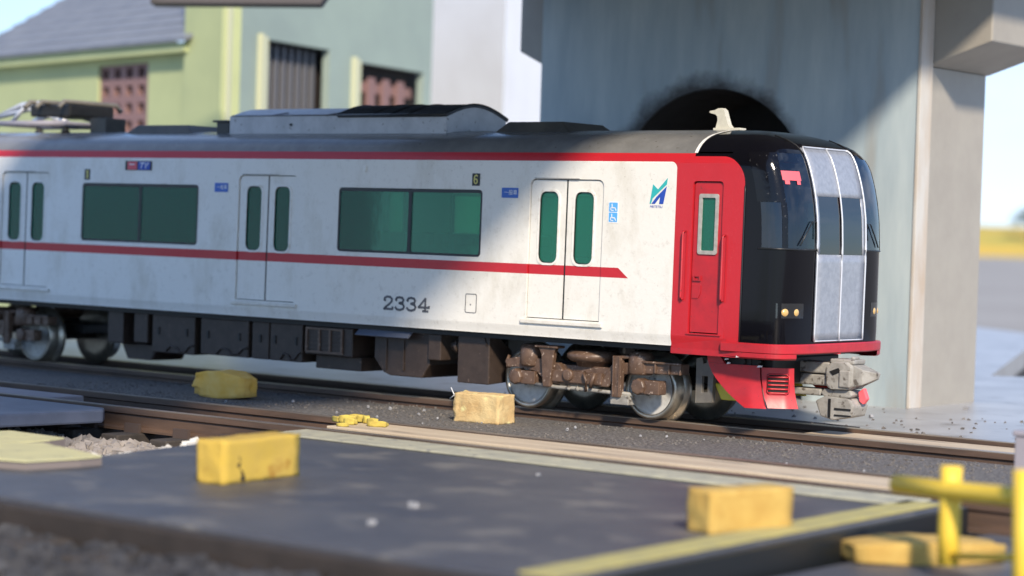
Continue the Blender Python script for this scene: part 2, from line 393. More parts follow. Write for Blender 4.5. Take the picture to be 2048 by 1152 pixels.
# ------------------------------------------------------------------ mesh helpers
class MB:
    def __init__(s):
        s.v = []
        s.f = []
        s.smooth = []

    def add(s, verts, faces, smooth=False):
        o = len(s.v)
        s.v += [tuple(p) for p in verts]
        s.f += [tuple(i + o for i in f) for f in faces]
        s.smooth += [smooth] * len(faces)
        return s

    def box(s, x0, x1, y0, y1, z0, z1):
        v = [(x, y, z) for z in (z0, z1) for y in (y0, y1) for x in (x0, x1)]
        return s.add(v, [(0, 2, 3, 1), (4, 5, 7, 6), (0, 1, 5, 4), (2, 6, 7, 3), (0, 4, 6, 2), (1, 3, 7, 5)])

    def obox(s, c, ax, ay, hx, hy, z0, z1):
        """box with horizontal axes ax, ay (2d unit vectors)"""
        v = []
        for z in (z0, z1):
            for j in (-1, 1):
                for i in (-1, 1):
                    v.append((c[0] + ax[0] * hx * i + ay[0] * hy * j, c[1] + ax[1] * hx * i + ay[1] * hy * j, z))
        return s.add(v, [(0, 2, 3, 1), (4, 5, 7, 6), (0, 1, 5, 4), (2, 6, 7, 3), (0, 4, 6, 2), (1, 3, 7, 5)])

    def prism(s, pts, f0, f1):
        """pts 2d polygon; f0, f1 map (a,b) to 3d for the two caps"""
        n = len(pts)
        v = [f0(*p) for p in pts] + [f1(*p) for p in pts]
        tri = tessellate_polygon([[Vector((p[0], p[1], 0)) for p in pts]])
        fs = [tuple(t) for t in tri] + [tuple(i + n for i in reversed(t)) for t in tri]
        fs += [(i, (i + 1) % n, n + (i + 1) % n, n + i) for i in range(n)]
        return s.add(v, fs)

    def xz(s, pts, y0, y1):
        return s.prism(pts, lambda a, b: (a, y0, b), lambda a, b: (a, y1, b))

    def yz(s, pts, x0, x1):
        return s.prism(pts, lambda a, b: (x0, a, b), lambda a, b: (x1, a, b))

    def xy(s, pts, z0, z1):
        return s.prism(pts, lambda a, b: (a, b, z0), lambda a, b: (a, b, z1))

    def plate(s, outer, holes, fm, thick):
        polys = [outer] + holes
        flat = [p for q in polys for p in q]
        n = len(flat)
        v = [fm(a, b, 0.0) for a, b in flat] + [fm(a, b, thick) for a, b in flat]
        tri = tessellate_polygon([[Vector((p[0], p[1], 0)) for p in q] for q in polys])
        fs = [tuple(t) for t in tri] + [tuple(i + n for i in reversed(t)) for t in tri]
        o = 0
        for q in polys:
            k = len(q)
            fs += [(o + i, o + (i + 1) % k, n + o + (i + 1) % k, n + o + i) for i in range(k)]
            o += k
        return s.add(v, fs)

    def lathe(s, prof, mtx, n=32, smooth=True, cap=True):
        """prof: (radius, along) rows about local z; mtx places it"""
        v = []
        for r, h in prof:
            for k in range(n):
                a = 2 * math.pi * k / n
                v.append(mtx @ Vector((r * math.cos(a), r * math.sin(a), h)))
        fs = []
        m = len(prof)
        for i in range(m - 1):
            for k in range(n):
                fs.append((i * n + k, i * n + (k + 1) % n, (i + 1) * n + (k + 1) % n, (i + 1) * n + k))
        s.add(v, fs, smooth)
        if cap:
            o = len(s.v) - len(v)
            s.f.append(tuple(o + k for k in reversed(range(n))))
            s.f.append(tuple(o + (m - 1) * n + k for k in range(n)))
            s.smooth += [False, False]
        return s

    def cyl(s, p0, p1, r, n=12, r1=None, smooth=True):
        p0, p1 = Vector(p0), Vector(p1)
        d = p1 - p0
        mtx = Matrix.Translation(p0) @ d.to_track_quat('Z', 'Y').to_matrix().to_4x4()
        return s.lathe([(r, 0), (r if r1 is None else r1, d.length)], mtx, n, smooth)

    def tube(s, path, r, n=6, closed=False):
        path = [Vector(p) for p in path]
        m = len(path)
        v = []
        for i, p in enumerate(path):
            a = path[i - 1] if (i > 0 or closed) else p
            b = path[(i + 1) % m] if (i < m - 1 or closed) else p
            t = (b - a).normalized()
            q = t.to_track_quat('Z', 'Y')
            for k in range(n):
                an = 2 * math.pi * k / n
                v.append(p + q @ Vector((r * math.cos(an), r * math.sin(an), 0)))
        fs = []
        for i in range(m if closed else m - 1):
            j = (i + 1) % m
            for k in range(n):
                fs.append((i * n + k, i * n + (k + 1) % n, j * n + (k + 1) % n, j * n + k))
        s.add(v, fs, True)
        if not closed:
            o = len(s.v) - len(v)
            s.f += [tuple(o + k for k in reversed(range(n))), tuple(o + (m - 1) * n + k for k in range(n))]
            s.smooth += [False, False]
        return s

    def ribbon(s, path, width, fm, d0, d1):
        """flat stroke along a 2d path, fm(a,b,d) to 3d"""
        for i in range(len(path) - 1):
            a, b = Vector(path[i]), Vector(path[i + 1])
            t = (b - a).normalized()
            nrm = Vector((-t.y, t.x)) * width / 2
            e = t * width * 0.25
            q = [a - e + nrm, a - e - nrm, b + e - nrm, b + e + nrm]
            v = [fm(p.x, p.y, d0) for p in q] + [fm(p.x, p.y, d1) for p in q]
            s.add(v, [(0, 1, 2, 3), (7, 6, 5, 4), (0, 4, 5, 1), (1, 5, 6, 2), (2, 6, 7, 3), (3, 7, 4, 0)])
        return s

    def grid(s, rows, smooth=True):
        """rows: list of equal-length lists of points"""
        n = len(rows[0])
        v = [p for r in rows for p in r]
        fs = []
        for i in range(len(rows) - 1):
            for k in range(n - 1):
                fs.append((i * n + k, i * n + k + 1, (i + 1) * n + k + 1, (i + 1) * n + k))
        return s.add(v, fs, smooth)


def obj(name, mb, m, parent=None, bevel=0.0, solid=0.0, fix=True):
    me = bpy.data.meshes.new(name)
    me.from_pydata(mb.v, [], mb.f)
    me.update()
    for p, sm in zip(me.polygons, mb.smooth):
        p.use_smooth = sm
    if fix:
        import bmesh
        bm = bmesh.new()
        bm.from_mesh(me)
        bmesh.ops.recalc_face_normals(bm, faces=bm.faces)
        bm.to_mesh(me)
        bm.free()
    me.materials.append(M[m] if isinstance(m, str) else m)
    o = bpy.data.objects.new(name, me)
    scene.collection.objects.link(o)
    if parent:
        o.parent = parent
    if solid:
        md = o.modifiers.new('thickness', 'SOLIDIFY')
        md.thickness = solid
        md.offset = -1
    if bevel:
        md = o.modifiers.new('edge', 'BEVEL')
        md.width = bevel
        md.segments = 2
        md.limit_method = 'ANGLE'
        md.angle_limit = R(40)
    return o


def tag(o, label, cat, group=None, kind=None):
    o['label'] = label
    if cat:
        o['category'] = cat
    if group:
        o['group'] = group
    if kind:
        o['kind'] = kind
    return o


def thing(name, label, cat, loc=(0, 0, 0), group=None):
    o = bpy.data.objects.new(name, None)
    scene.collection.objects.link(o)
    o.location = loc
    o.empty_display_size = 0.3
    return tag(o, label, cat, group)


def struct(name, mb, m, label=None):
    o = obj(name, mb, m)
    o['kind'] = 'structure'
    if label:
        o['label'] = label
    return o


def rrect(x0, x1, z0, z1, r, n=4):
    if isinstance(r, (int, float)):
        r = (r, r, r, r)          # bottom-left, bottom-right, top-right, top-left
    pts = []
    for (cx, cz, a0, rr) in ((x0, z0, 180, r[0]), (x1, z0, 270, r[1]), (x1, z1, 0, r[2]), (x0, z1, 90, r[3])):
        sx = 1 if cx == x0 else -1
        sz = 1 if cz == z0 else -1
        if rr == 0:
            pts.append((cx, cz))
            continue
        for k in range(n + 1):
            a = R(a0 + 90 * k / n)
            pts.append((cx + sx * rr + rr * math.cos(a), cz + sz * rr + rr * math.sin(a)))
    return pts


def interp(tab, z):
    if z <= tab[0][0]:
        return tab[0][1]
    for (a, va), (b, vb) in zip(tab, tab[1:]):
        if z <= b:
            return va + (vb - va) * (z - a) / (b - a)
    return tab[-1][1]


# ------------------------------------------------------------------ the ground (structure)
# base board under everything; its far edge is where the board stops behind the pier
bl = MB()
bl.xy([(-70, -30), (30, -30), (30, 39.0), (-1.24, 14.45), (-9, 34), (-40, 60), (-70, 60)], -1.2, -0.52)
struct('base_board', bl, 'darkground')
back = MB()
back.xy([(-70, 0.95), (30, 0.95), (30, 38.9), (-1.30, 14.36), (-9.1, 33.8), (-40, 59.5), (-69.5, 59.5)], -0.52, -0.07)
struct('ground', back, 'board', 'pale blue-grey ground behind the train')
shade_mb = MB()  # dark sheet laid as the shade behind and below the train
shade_mb.xy([(-45, 0.96), (3.2, 0.96), (3.0, 1.5), (1.0, 1.75), (-2.5, 1.35), (-45, 1.3)], -0.066, -0.058)
struct('track_bed', shade_mb, 'darkground', 'dark track bed strip along the far side of the train track')
mid = MB()
mid.xy([(-45, -3.75), (30, -3.75), (30, -0.95), (-45, -0.95)], -0.52, -0.12)
struct('road_infill', mid, 'grit', 'gritty grey road surface between the two tracks')
dk = MB()
dk.xy([(0.72, -12.75), (8.47, -12.75), (8.25, -5.85), (-0.45, -5.85), (-0.30, -6.9)], -0.52, 0.0)
road = obj('road', dk, 'asphalt', bevel=0.02)
road['kind'] = 'structure'
road['label'] = 'blue-grey level crossing road surface'
fg = MB()
fg.xy([(-30, -30), (8.4, -30), (8.4, -13.02), (-30, -13.02)], -0.52, -0.31)
struct('front_ground', fg, 'darkground', 'dark ground in front of the edging board')
sd = MB()
sd.xy([(8.58, -24), (30, -24), (30, -5.9), (8.58, -5.9)], -0.52, -0.26)
struct('side_ground', sd, 'asphalt', 'grey ground beyond the open road edge')
far = MB()
far.add([(-6000, -200, -14), (6000, -200, -14), (6000, 6000, -14), (-6000, 6000, -14)], [(0, 1, 2, 3)])
struct('far_ground', far, 'road', 'wide grey asphalt far below')
# grassy bank beyond the asphalt
hb = MB()
rows = []
for j in range(5):
    row = []
    for i in range(41):
        s_ = -2400 + i * 120
        d = 2600 + j * 70
        p = CAM + FWD * d + RIGHT * (s_)
        h = [-15, 2, 14, 24, 16][j] + 3.0 * noise.noise(Vector((s_ * 0.01, j, 0)))
        row.append((p.x, p.y, h if j else -15))
    rows.append(row)
hb.grid(rows)
struct('hillside', hb, 'drygrass', 'dry grassy bank beyond the asphalt')

# ------------------------------------------------------------------ road markings and planks laid on the road
ln = MB()
ln.xy([(-0.36, -6.68), (8.0, -6.62), (8.0, -6.02), (-0.42, -6.0)], 0.004, 0.03)
tag(obj('edge_plank', ln, 'line', bevel=0.008), 'pale worn edging plank along the road beside the empty track', 'plank')
yl = MB()
yl.xy([(8.10, -12.7), (8.44, -12.7), (8.23, -6.3), (7.88, -6.3)], 0.004, 0.03)
tag(obj('edge_line', yl, 'yline', bevel=0.008), 'yellow painted strip along the open edge of the road', 'road marking')
kb = MB()
kb.xy([(8.48, -12.8), (8.56, -12.8), (8.34, -5.9), (8.26, -5.9)], -0.5, -0.03)
tag(obj('road_edge_fascia', kb, 'rubber'), 'black fascia board under the yellow edge strip', 'board')


# ------------------------------------------------------------------ tracks
def rail_prof(y):
    return [(y - 0.13, -0.30), (y + 0.13, -0.30), (y + 0.13, -0.27), (y + 0.03, -0.25), (y + 0.03, -0.10), (y + 0.065, -0.08),
            (y + 0.065, -0.012), (y - 0.065, -0.012), (y - 0.065, -0.08), (y - 0.03, -0.10), (y - 0.03, -0.25), (y - 0.13, -0.27)]


def track(label, yc, x0, x1, sl0=None, sl1=None, step=0.9, head='railtop'):
    t = thing('railway_track', label, 'railway track', (0, yc, 0))
    for s in (-1, 1):
        mb = MB()
        mb.yz(rail_prof(s * 0.675), x0, x1)
        r = obj('rail', mb, 'rail', t)
        mt = MB()
        mt.box(x0, x1, s * 0.675 - 0.06, s * 0.675 + 0.06, -0.010, 0.0)
        obj('rail_head', mt, head, r)
    if sl0 is not None:
        x = sl0
        proto = None
        while x < sl1:
            if proto is None:
                mb = MB()
                mb.box(-0.16, 0.16, -1.25, 1.25, -0.50, -0.31)
                proto = obj('sleeper', mb, 'sleeper', t, bevel=0.02)
                so = proto
                cms = []
                for s in (-1, 1):
                    for e in (-1, 1):
                        cm = MB()
                        cm.box(-0.14, 0.14, s * 0.675 + e * 0.14 - 0.05 * (e < 0), s * 0.675 + e * 0.14 + 0.05 * (e > 0), -0.31, -0.19)
                        cms.append(obj('rail_chair', cm, 'chair', so))
            else:
                so = proto.copy()
                scene.collection.objects.link(so)
                for co_ in cms:
                    co = co_.copy()
                    scene.collection.objects.link(co)
                    co.parent = so
            so.location = (x + random.uniform(-0.04, 0.04), 0, 0)
            x += step
    return t


t1 = track('straight track under the red and white train', 0.0, -45, 16)
t2 = track('empty track crossing the road between train and yellow blocks', -4.87, -30, 14, -11.0, -0.6, head='railtop_dull')
eb = thing('edge_board', 'dark brown blurred edging board along the front of the road', 'board', (4, -12.9, -0.5))
mb = MB()
mb.box(-9, 7, -0.06, 0.10, 0.0, 0.47)
obj('board', mb, 'edgebrown', eb, bevel=0.03)
for k in range(11):
    mb = MB()
    mb.box(-5.6 + k * 0.95, -5.25 + k * 0.95, -0.75, -0.08, 0.12, 0.27)
    obj('support_block', mb, 'sleeper', eb, bevel=0.02)
for t, x0, x1, y0, y1, m, z in ((t1, 3.05, 14, -0.50, 0.50, 'pale', -0.05), (t1, -30, 2.1, 0.82, 0.94, 'darkground', -0.1),
                                (t2, -0.9, 14, -0.26, 0.55, 'pale', -0.012)):
    mb = MB()
    mb.box(x0, x1, y0, y1, -0.45, z)
    obj('infill_plank', mb, m, t, bevel=0.015)
mb = MB()
mb.box(-16, -5.9, -0.50, 0.10, -0.45, -0.01)
o = obj('infill_plank', mb, 'purplepad', t2, bevel=0.02)
mb = MB()
for x0, x1, y0, y1, z in ((-0.9, 14, 0.735, 1.08, -0.13), (-9, -0.95, 0.78, 1.08, -0.12)):
    mb.box(x0, x1, y0, y1, -0.45, z)
obj('rail_surround', mb, 'grit', t2)

# dark pad and pale boards on the open side of the empty track
pd = MB()
pd.xy([(-12, -5.75), (-4.35, -5.75), (-4.15, -5.95), (-4.5, -8.6), (-12, -8.6)], -0.20, -0.02)
tag(obj('crossing_pad', pd, 'bluepad', bevel=0.03), 'dark blue-grey pad beside the rail with a thick rounded edge', 'pad')
def flat(uv, z):
    return [tuple(px(u, v, 2, z))[:2] for u, v in uv]


for i, (pts, z0, z1, lab) in enumerate((
        (flat([(-160, 866), (22, 861), (128, 875), (98, 879), (-160, 897)], 0.0), -0.42, 0.0, 'pale yellow card lying on gravel, partly under another card'),
        (flat([(-160, 888), (85, 885), (203, 911), (160, 915), (52, 921), (-160, 905)], 0.10), -0.10, 0.10, 'pale yellow card overlapping the road edge with torn grey rim'))):
    c = MB()
    c.xy(pts, z1 - 0.02, z1)
    t = thing('card_piece', lab, 'card', (0, 0, 0))
    obj('surface', c, 'paleyellow', t)
    c = MB()
    c.xy([(p[0] * 0.995 - 0.01, p[1] + 0.02) for p in pts], z0, z1 - 0.021)
    obj('core', c, 'cardedge', t)


# ballast
def stones(name, n, area, zf, m, smin, smax, label):
    mb = MB()
    k = 0
    while k < n:
        x, y = random.uniform(area[0], area[1]), random.uniform(area[2], area[3])
        z = zf(x, y)
        if z is None:
            continue
        k += 1
        s = random.uniform(smin, smax)
        q = Matrix.Rotation(random.uniform(0, 6.28), 4, Vector((random.random(), random.random(), random.random() + .1)).normalized())
        v = []
        for cx in (-1, 1):
            for cy in (-1, 1):
                for cz in (-1, 1):
                    v.append(Vector((x, y, z)) + q @ Vector((cx * s * random.uniform(.45, 1), cy * s * random.uniform(.45, 1), cz * s * random.uniform(.4, .9))))
        mb.add(v, [(0, 1, 3, 2), (4, 6, 7, 5), (0, 4, 5, 1), (2, 3, 7, 6), (0, 2, 6, 4), (1, 5, 7, 3)])
    o = obj(name, mb, m, fix=False)
    return tag(o, label, None, kind='stuff')


def edge_x(y):
    return interp([(-12.75, 0.72), (-6.9, -0.30), (-5.85, -0.45)], y)


stones('ballast', 5200, (-9.5, 0.6, -12.6, -5.9), lambda x, y: (-0.47 + 0.10 * noise.noise(Vector((x, y, 0)))
       + 0.30 * max(0, 1 - abs(x - edge_x(y)) / 1.0) * (0.5 + 0.5 * noise.noise(Vector((x * 1.3, y * 1.3, 3))) + .3)) if x < edge_x(y) - 0.05 else None,
       'stone', 0.045, 0.10, 'grey-brown ballast gravel beside the road')
stones('white_gravel', 46, (-0.9, 0.3, -10.0, -7.2), lambda x, y: (-0.12 + 0.1 * noise.noise(Vector((x, y, 0)))) if edge_x(y) - 0.5 < x < edge_x(y) - 0.07 and
       (y < -8.8 or -8.2 < y < -7.5) else None, 'whitestone', 0.05, 0.10, 'white gravel heaped along the road edge')
stones('near_ballast', 5200, (-4, 12, -17.5, -13.0), lambda x, y: -0.29 + 0.06 * noise.noise(Vector((x, y, 7))), 'bluestone', 0.07, 0.12, 'blurred blue-grey gravel in front of the edging board')
stones('far_debris', 30, (1.9, 7.5, 2.0, 12.5), lambda x, y: -0.05, 'crumb', 0.015, 0.05, 'pale crumbs scattered behind the rails')
stones('road_crumbs', 4, (1.0, 7.6, -12.0, -6.9), lambda x, y: 0.02, 'crumb', 0.02, 0.045, 'pale crumbs scattered on the road')
stones('track_grit', 1500, (-9, 9, -3.7, -0.85), lambda x, y: -0.118 if noise.noise(Vector((x * .8, y * .8, 11))) > -0.1 else None, 'gritstone', 0.008, 0.020, 'fine grit scattered on the strip between the tracks')
stones('far_grit', 220, (-4, 9, 0.98, 5.0), lambda x, y: -0.068, 'gritstone', 0.01, 0.03, 'fine dark grit on the ground behind the rails')
stones('track_crumbs', 18, (-6, 6, -3.6, -1.0), lambda x, y: -0.09, 'crumb', 0.01, 0.025, 'pale crumbs between the tracks')
moss = MB()
for k in range(120):
    p = Vector((-3.3 + random.gauss(0, .22), -8.6 + random.gauss(0, .22), -0.34 + random.random() * .16))
    d = Vector((random.gauss(0, 1), random.gauss(0, 1), random.gauss(0, 1))).normalized() * .06
    e = Vector((random.gauss(0, 1), random.gauss(0, 1), random.gauss(0, 1))).normalized() * .06
    moss.add([p, p + d, p + e], [(0, 1, 2)])
tag(obj('moss_tuft', moss, 'leafgreen', fix=False), 'small tuft of green moss beside the dark pad', 'moss')
fl = MB()
for k in range(9):
    x = -7.6 + k * 0.25
    w = 0.10 + 0.08 * abs(noise.noise(Vector((x * 2, 0, 4))))
    if k in (5, 6):
        continue
    fl.xy([(x, -3.74), (x + 0.25, -3.74), (x + 0.25, -3.74 - w), (x, -3.74 - w * random.uniform(.6, 1.2))], -0.13, -0.085)
tag(obj('chipped_edge', fl, 'printwhite'), 'white chipped strip along the edge between the two tracks', 'edge strip')


# ------------------------------------------------------------------ foam pieces
def foam(name, label, m, c, ax, hx, hy, h, z0, rag=0.04, seg=10, ragend=None, taper=0.0, group=None):
    """rough cut block: c base centre, ax its long direction"""
    ax = Vector((ax[0], ax[1])).normalized()
    ay = Vector((-ax.y, ax.x))
    mb = MB()
    idx = {}
    n = seg
    V = []
    def vert(i, j, k):
        key = (i, j, k)
        if key in idx:
            return idx[key]
        a, b, cc = i / n * 2 - 1, j / n * 2 - 1, k / n
        p = Vector((a, b, cc))
        tp = 1 - taper * abs(a) ** 2
        nz = noise.noise_vector(Vector((a * 2.1 * hx, b * 2.1 * hy, cc * 1.6 * h)) * 3 + Vector((c[0], c[1], 5)))
        nf = noise.noise_vector(Vector((a * hx, b * hy, cc * h)) * 14 + Vector((c[1], c[0], 2)))
        amp = rag
        if ragend and a * ragend > 0.7:
            amp = rag * 2.6
        d = nz * amp + nf * amp * 0.6
        lx = a * hx + d.x
        ly = b * hy * tp + d.y
        lz = h * (0.5 + (cc - 0.5) * tp) + d.z * (0.3 if k == 0 else 1)
        if k == 0:
            lz = max(0, lz * 0.4)
        V.append((c[0] + ax.x * lx + ay.x * ly, c[1] + ax.y * lx + ay.y * ly, z0 + lz))
        idx[key] = len(V) - 1
        return idx[key]
    F = []
    for a in range(n):
        for b in range(n):
            F.append((vert(a, b, 0), vert(a, b + 1, 0), vert(a + 1, b + 1, 0), vert(a + 1, b, 0)))
            F.append((vert(a, b, n), vert(a + 1, b, n), vert(a + 1, b + 1, n), vert(a, b + 1, n)))
            F.append((vert(a, 0, b), vert(a + 1, 0, b), vert(a + 1, 0, b + 1), vert(a, 0, b + 1)))
            F.append((vert(a, n, b), vert(a, n, b + 1), vert(a + 1, n, b + 1), vert(a + 1, n, b)))
            F.append((vert(0, a, b), vert(0, a, b + 1), vert(0, a + 1, b + 1), vert(0, a + 1, b)))
            F.append((vert(n, a, b), vert(n, a + 1, b), vert(n, a + 1, b + 1), vert(n, a, b + 1)))
    mb.add(V, F, True)
    o = obj(name, mb, m)
    return tag(o, label, 'foam block', group)


foam('foam_block', 'ochre foam chunk with torn pointed end lying in the viaduct shade', 'foam_old', (-5.66, -2.25), (1, 0.06), 0.50, 0.26, 0.40, -0.12, 0.022, ragend=-1, taper=0.45)
foam('foam_block', 'crumbly pale foam block under the brown underfloor box', 'foam_light', (-0.86, -2.02), (1, 0.08), 0.37, 0.20, 0.39, -0.12, 0.012, seg=18, ragend=-1)
foam('foam_block', 'stained yellow foam bar with dark notch lying on the road', 'foam_stained', (2.66, -10.05), (-0.10, 1), 0.60, 0.16, 0.42, 0.0, 0.014)
foam('foam_block', 'clean yellow foam block beside the yellow edge strip', 'foam', (7.86, -9.28), (0.30, 1), 0.47, 0.15, 0.37, 0.0, 0.010)
fb = foam('foam_pad', 'flat blurred yellow foam pad at the foot of the yellow railing', 'foam', tuple(px(1845, 1108, 2, -0.2))[:2], (0.62, 0.78), 0.70, 0.30, 0.20, -0.26, 0.012, taper=0.4)
fb['category'] = 'foam pad'
fs = thing('foam_shreds', 'tangle of torn yellow foam shreds lying on the empty track', 'foam shreds', tuple(px(720, 850, 2, -0.01)))
fo = px(720, 850, 2, -0.01)
for k in range(10):
    p = px(674 + k * 10 + random.uniform(-3, 3), 846 + random.uniform(-5, 6), 2, 0.0)
    o = foam('shred', '', 'shredfoam', (p.x, p.y), (1, random.uniform(-.6, .6)), random.uniform(0.06, 0.13), random.uniform(0.03, 0.06), random.uniform(0.04, 0.11), -0.01, 0.016, seg=5, taper=0.3)
    del o['label'], o['category']
    o.parent = fs
    o.matrix_parent_inverse = Matrix.Translation(-fo)
nt_ = MB()
q = px(487, 950, 1, -10.6)
nt_.yz([(-10.40, 0.01), (-10.28, 0.02), (-10.31, 0.10), (-10.36, 0.15), (-10.35, 0.24), (-10.39, 0.26), (-10.42, 0.17), (-10.39, 0.12)], 2.82, 2.85)
# hair-thin fibre by the pale block
fi = MB()
p0 = px(900, 800, 1, -1.9)
fi.tube([px(902, 775, 1, -1.95), px(908, 788, 1, -1.95), px(912, 797, 1, -1.95)], 0.008, 4)
fi.tube([px(900, 797, 1, -1.95), px(906, 792, 1, -1.95), px(911, 789, 1, -1.95)], 0.006, 4)
tag(obj('loose_fibre', fi, 'printwhite'), 'thin pale fibre standing beside the crumbly foam block', 'fibre')

# ------------------------------------------------------------------ yellow railing and grey post on the open side
rl = thing('yellow_railing', 'yellow rod railing beside the road edge', 'railing', (9.4, -8.3, -0.5))
base = Vector((9.4, -8.3, -0.5))


def rel(p):
    return Vector(p) - base


def pD(u, v, D):
    d = RIGHT * (u - 1024) / FPX - UP * (v - 576) / FPX + FWD
    return CAM + d * D


mb = MB()
mb.tube([rel(pD(1896, 1130, 18.3)), rel(pD(1898, 1060, 18.3)), rel(pD(1901, 990, 18.3)), rel(pD(1904, 932, 18.3))], 0.092, 10)
obj('post', mb, 'yellowpaint', rl)
mb = MB()
mb.tube([rel(pD(2046, 1240, 17.2)), rel(pD(2048, 1100, 17.2)), rel(pD(2050, 940, 17.2))], 0.092, 10)
obj('post', mb, 'yellowpaint', rl)
mb = MB()
mb.tube([rel(pD(1792, 968, 18.8)), rel(pD(1900, 981, 18.25)), rel(pD(2060, 997, 17.2)), rel(pD(2160, 1006, 16.6))], 0.08, 10)
obj('top_rod', mb, 'yellowpaint', rl)
mb = MB()
mb.tube([rel(pD(1900, 1112, 18.25)), rel(pD(2060, 1116, 17.2)), rel(pD(2160, 1118, 16.6))], 0.03, 8)
obj('lower_rod', mb, 'yellowpaint', rl)
gp = thing('grey_post', 'grey upright post standing behind the yellow railing', 'post', tuple(px(2048, 1000, 2, -0.1)))
gb = px(2048, 1000, 2, -0.1)
mb = MB()
mb.box(-0.09, 0.09, -0.09, 0.09, -0.4, 0.66)
obj('shaft', mb, 'postgrey', gp, bevel=0.02)
mb = MB()
mb.box(-0.11, 0.11, -0.11, 0.11, 0.66, 0.72)
obj('cap', mb, 'postgrey', gp, bevel=0.02)

# ------------------------------------------------------------------ viaduct
PY = 5.2          # front of the arch wall
vp = thing('viaduct_pier', 'grey viaduct pier with blue-grey weathered arch wall behind the train', 'pier', (-2, 6.5, -0.07))
vo = Vector((-2, 6.5, -0.07))


def shift(mb):
    mb.v = [tuple(Vector(p) - vo) for p in mb.v]
    return mb


arch = []
ac, aw, az = -2.02, 1.88, 4.95
for k in range(33):
    a = math.pi * k / 32
    arch.append((ac + aw * math.cos(a), 3.10 + (az - 3.10) * math.sin(a)))
outline = [(-5.62, -0.07), (ac - aw, -0.07)] + list(reversed(arch)) + [(ac + aw, -0.07), (1.74, -0.07), (1.74, 6.9), (-5.62, 6.9)]
mb = MB()
mb.xz(outline, PY, PY + 0.36)
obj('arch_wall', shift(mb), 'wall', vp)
ri = MB()
ri.xz([(1.742, -0.07), (1.80, -0.07), (1.80, 6.9), (1.742, 6.9)], PY - 0.02, PY + 0.37)
obj('wall_edge', shift(ri), 'rawedge', vp, bevel=0.01)
mb = MB()
mb.xz([(-5.45, -0.07), (ac - aw - .02, -0.07), (ac - aw - .02, 3.1)] + [(ac + (aw + .02) * math.cos(math.pi * k / 16), 3.1 + (az - 3.08) * math.sin(math.pi * k / 16)) for k in range(15, 0, -1)]
      + [(ac + aw + .02, 3.1), (ac + aw + .02, -0.07), (1.72, -0.07), (1.72, 5.26), (-5.45, 5.26)], PY + 0.37, 7.55)
obj('column', shift(mb), 'pier', vp)
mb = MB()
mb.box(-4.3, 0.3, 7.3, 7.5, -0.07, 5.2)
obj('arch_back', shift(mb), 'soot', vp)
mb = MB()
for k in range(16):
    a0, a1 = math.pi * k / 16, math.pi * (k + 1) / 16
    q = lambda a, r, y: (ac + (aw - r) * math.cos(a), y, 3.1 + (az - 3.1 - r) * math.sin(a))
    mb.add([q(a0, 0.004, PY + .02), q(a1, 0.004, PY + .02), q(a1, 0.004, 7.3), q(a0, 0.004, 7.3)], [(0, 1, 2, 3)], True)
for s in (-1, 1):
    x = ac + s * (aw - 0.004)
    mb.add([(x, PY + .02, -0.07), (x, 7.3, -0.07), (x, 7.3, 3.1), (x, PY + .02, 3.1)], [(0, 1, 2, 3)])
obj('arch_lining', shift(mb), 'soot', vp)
mb = MB()
mb.xz([(-5.50, 5.27), (1.70, 5.27), (2.78, 5.63), (2.78, 7.0), (-6.42, 7.0), (-6.42, 5.70)], PY + 0.38, 7.7)
obj('cap_beam', shift(mb), 'pier', vp, bevel=0.03)
mb = MB()
mb.box(2.55, 2.80, PY + 0.30, PY + 0.375, 5.8, 6.9)
vd = thing('viaduct_deck', 'wide grey viaduct deck carried over the tracks by the pier', 'viaduct', (-1.3, -4, 7.0))
mb = MB()
mb.box(-5.1, 5.17, -20, 12.0, 0.0, 0.9)
obj('slab', mb, 'deckgrey', vd)
for x in (-5.1, 4.99):
    mb = MB()
    mb.box(x, x + 0.18, -20, 12.0, 0.9, 1.6)
    obj('parapet', mb, 'deckgrey', vd)

# ------------------------------------------------------------------ buildings behind
hb_ = thing('depot_building', 'yellow-green depot building with slate roofed wing and recessed windows', 'building', (-18.2, 9.8, -0.07))
C0 = Vector((-18.25, 9.86))
dA = Vector((-0.973, 0.226)).normalized()
dB = Vector((-0.22, 0.975)).normalized()
nA = Vector((-dA.y, dA.x))
if nA.y > 0:
    nA = -nA
nB = Vector((dB.y, -dB.x))
if nB.x < 0:
    nB = -nB
bo = Vector((-18.2, 9.8, -0.07))


def fA(t, z, d):
    p = C0 + dA * t - nA * d
    return Vector((p.x, p.y, z)) - bo


def fB(t, z, d):
    p = C0 + dB * t - nB * d
    return Vector((p.x, p.y, z)) - bo


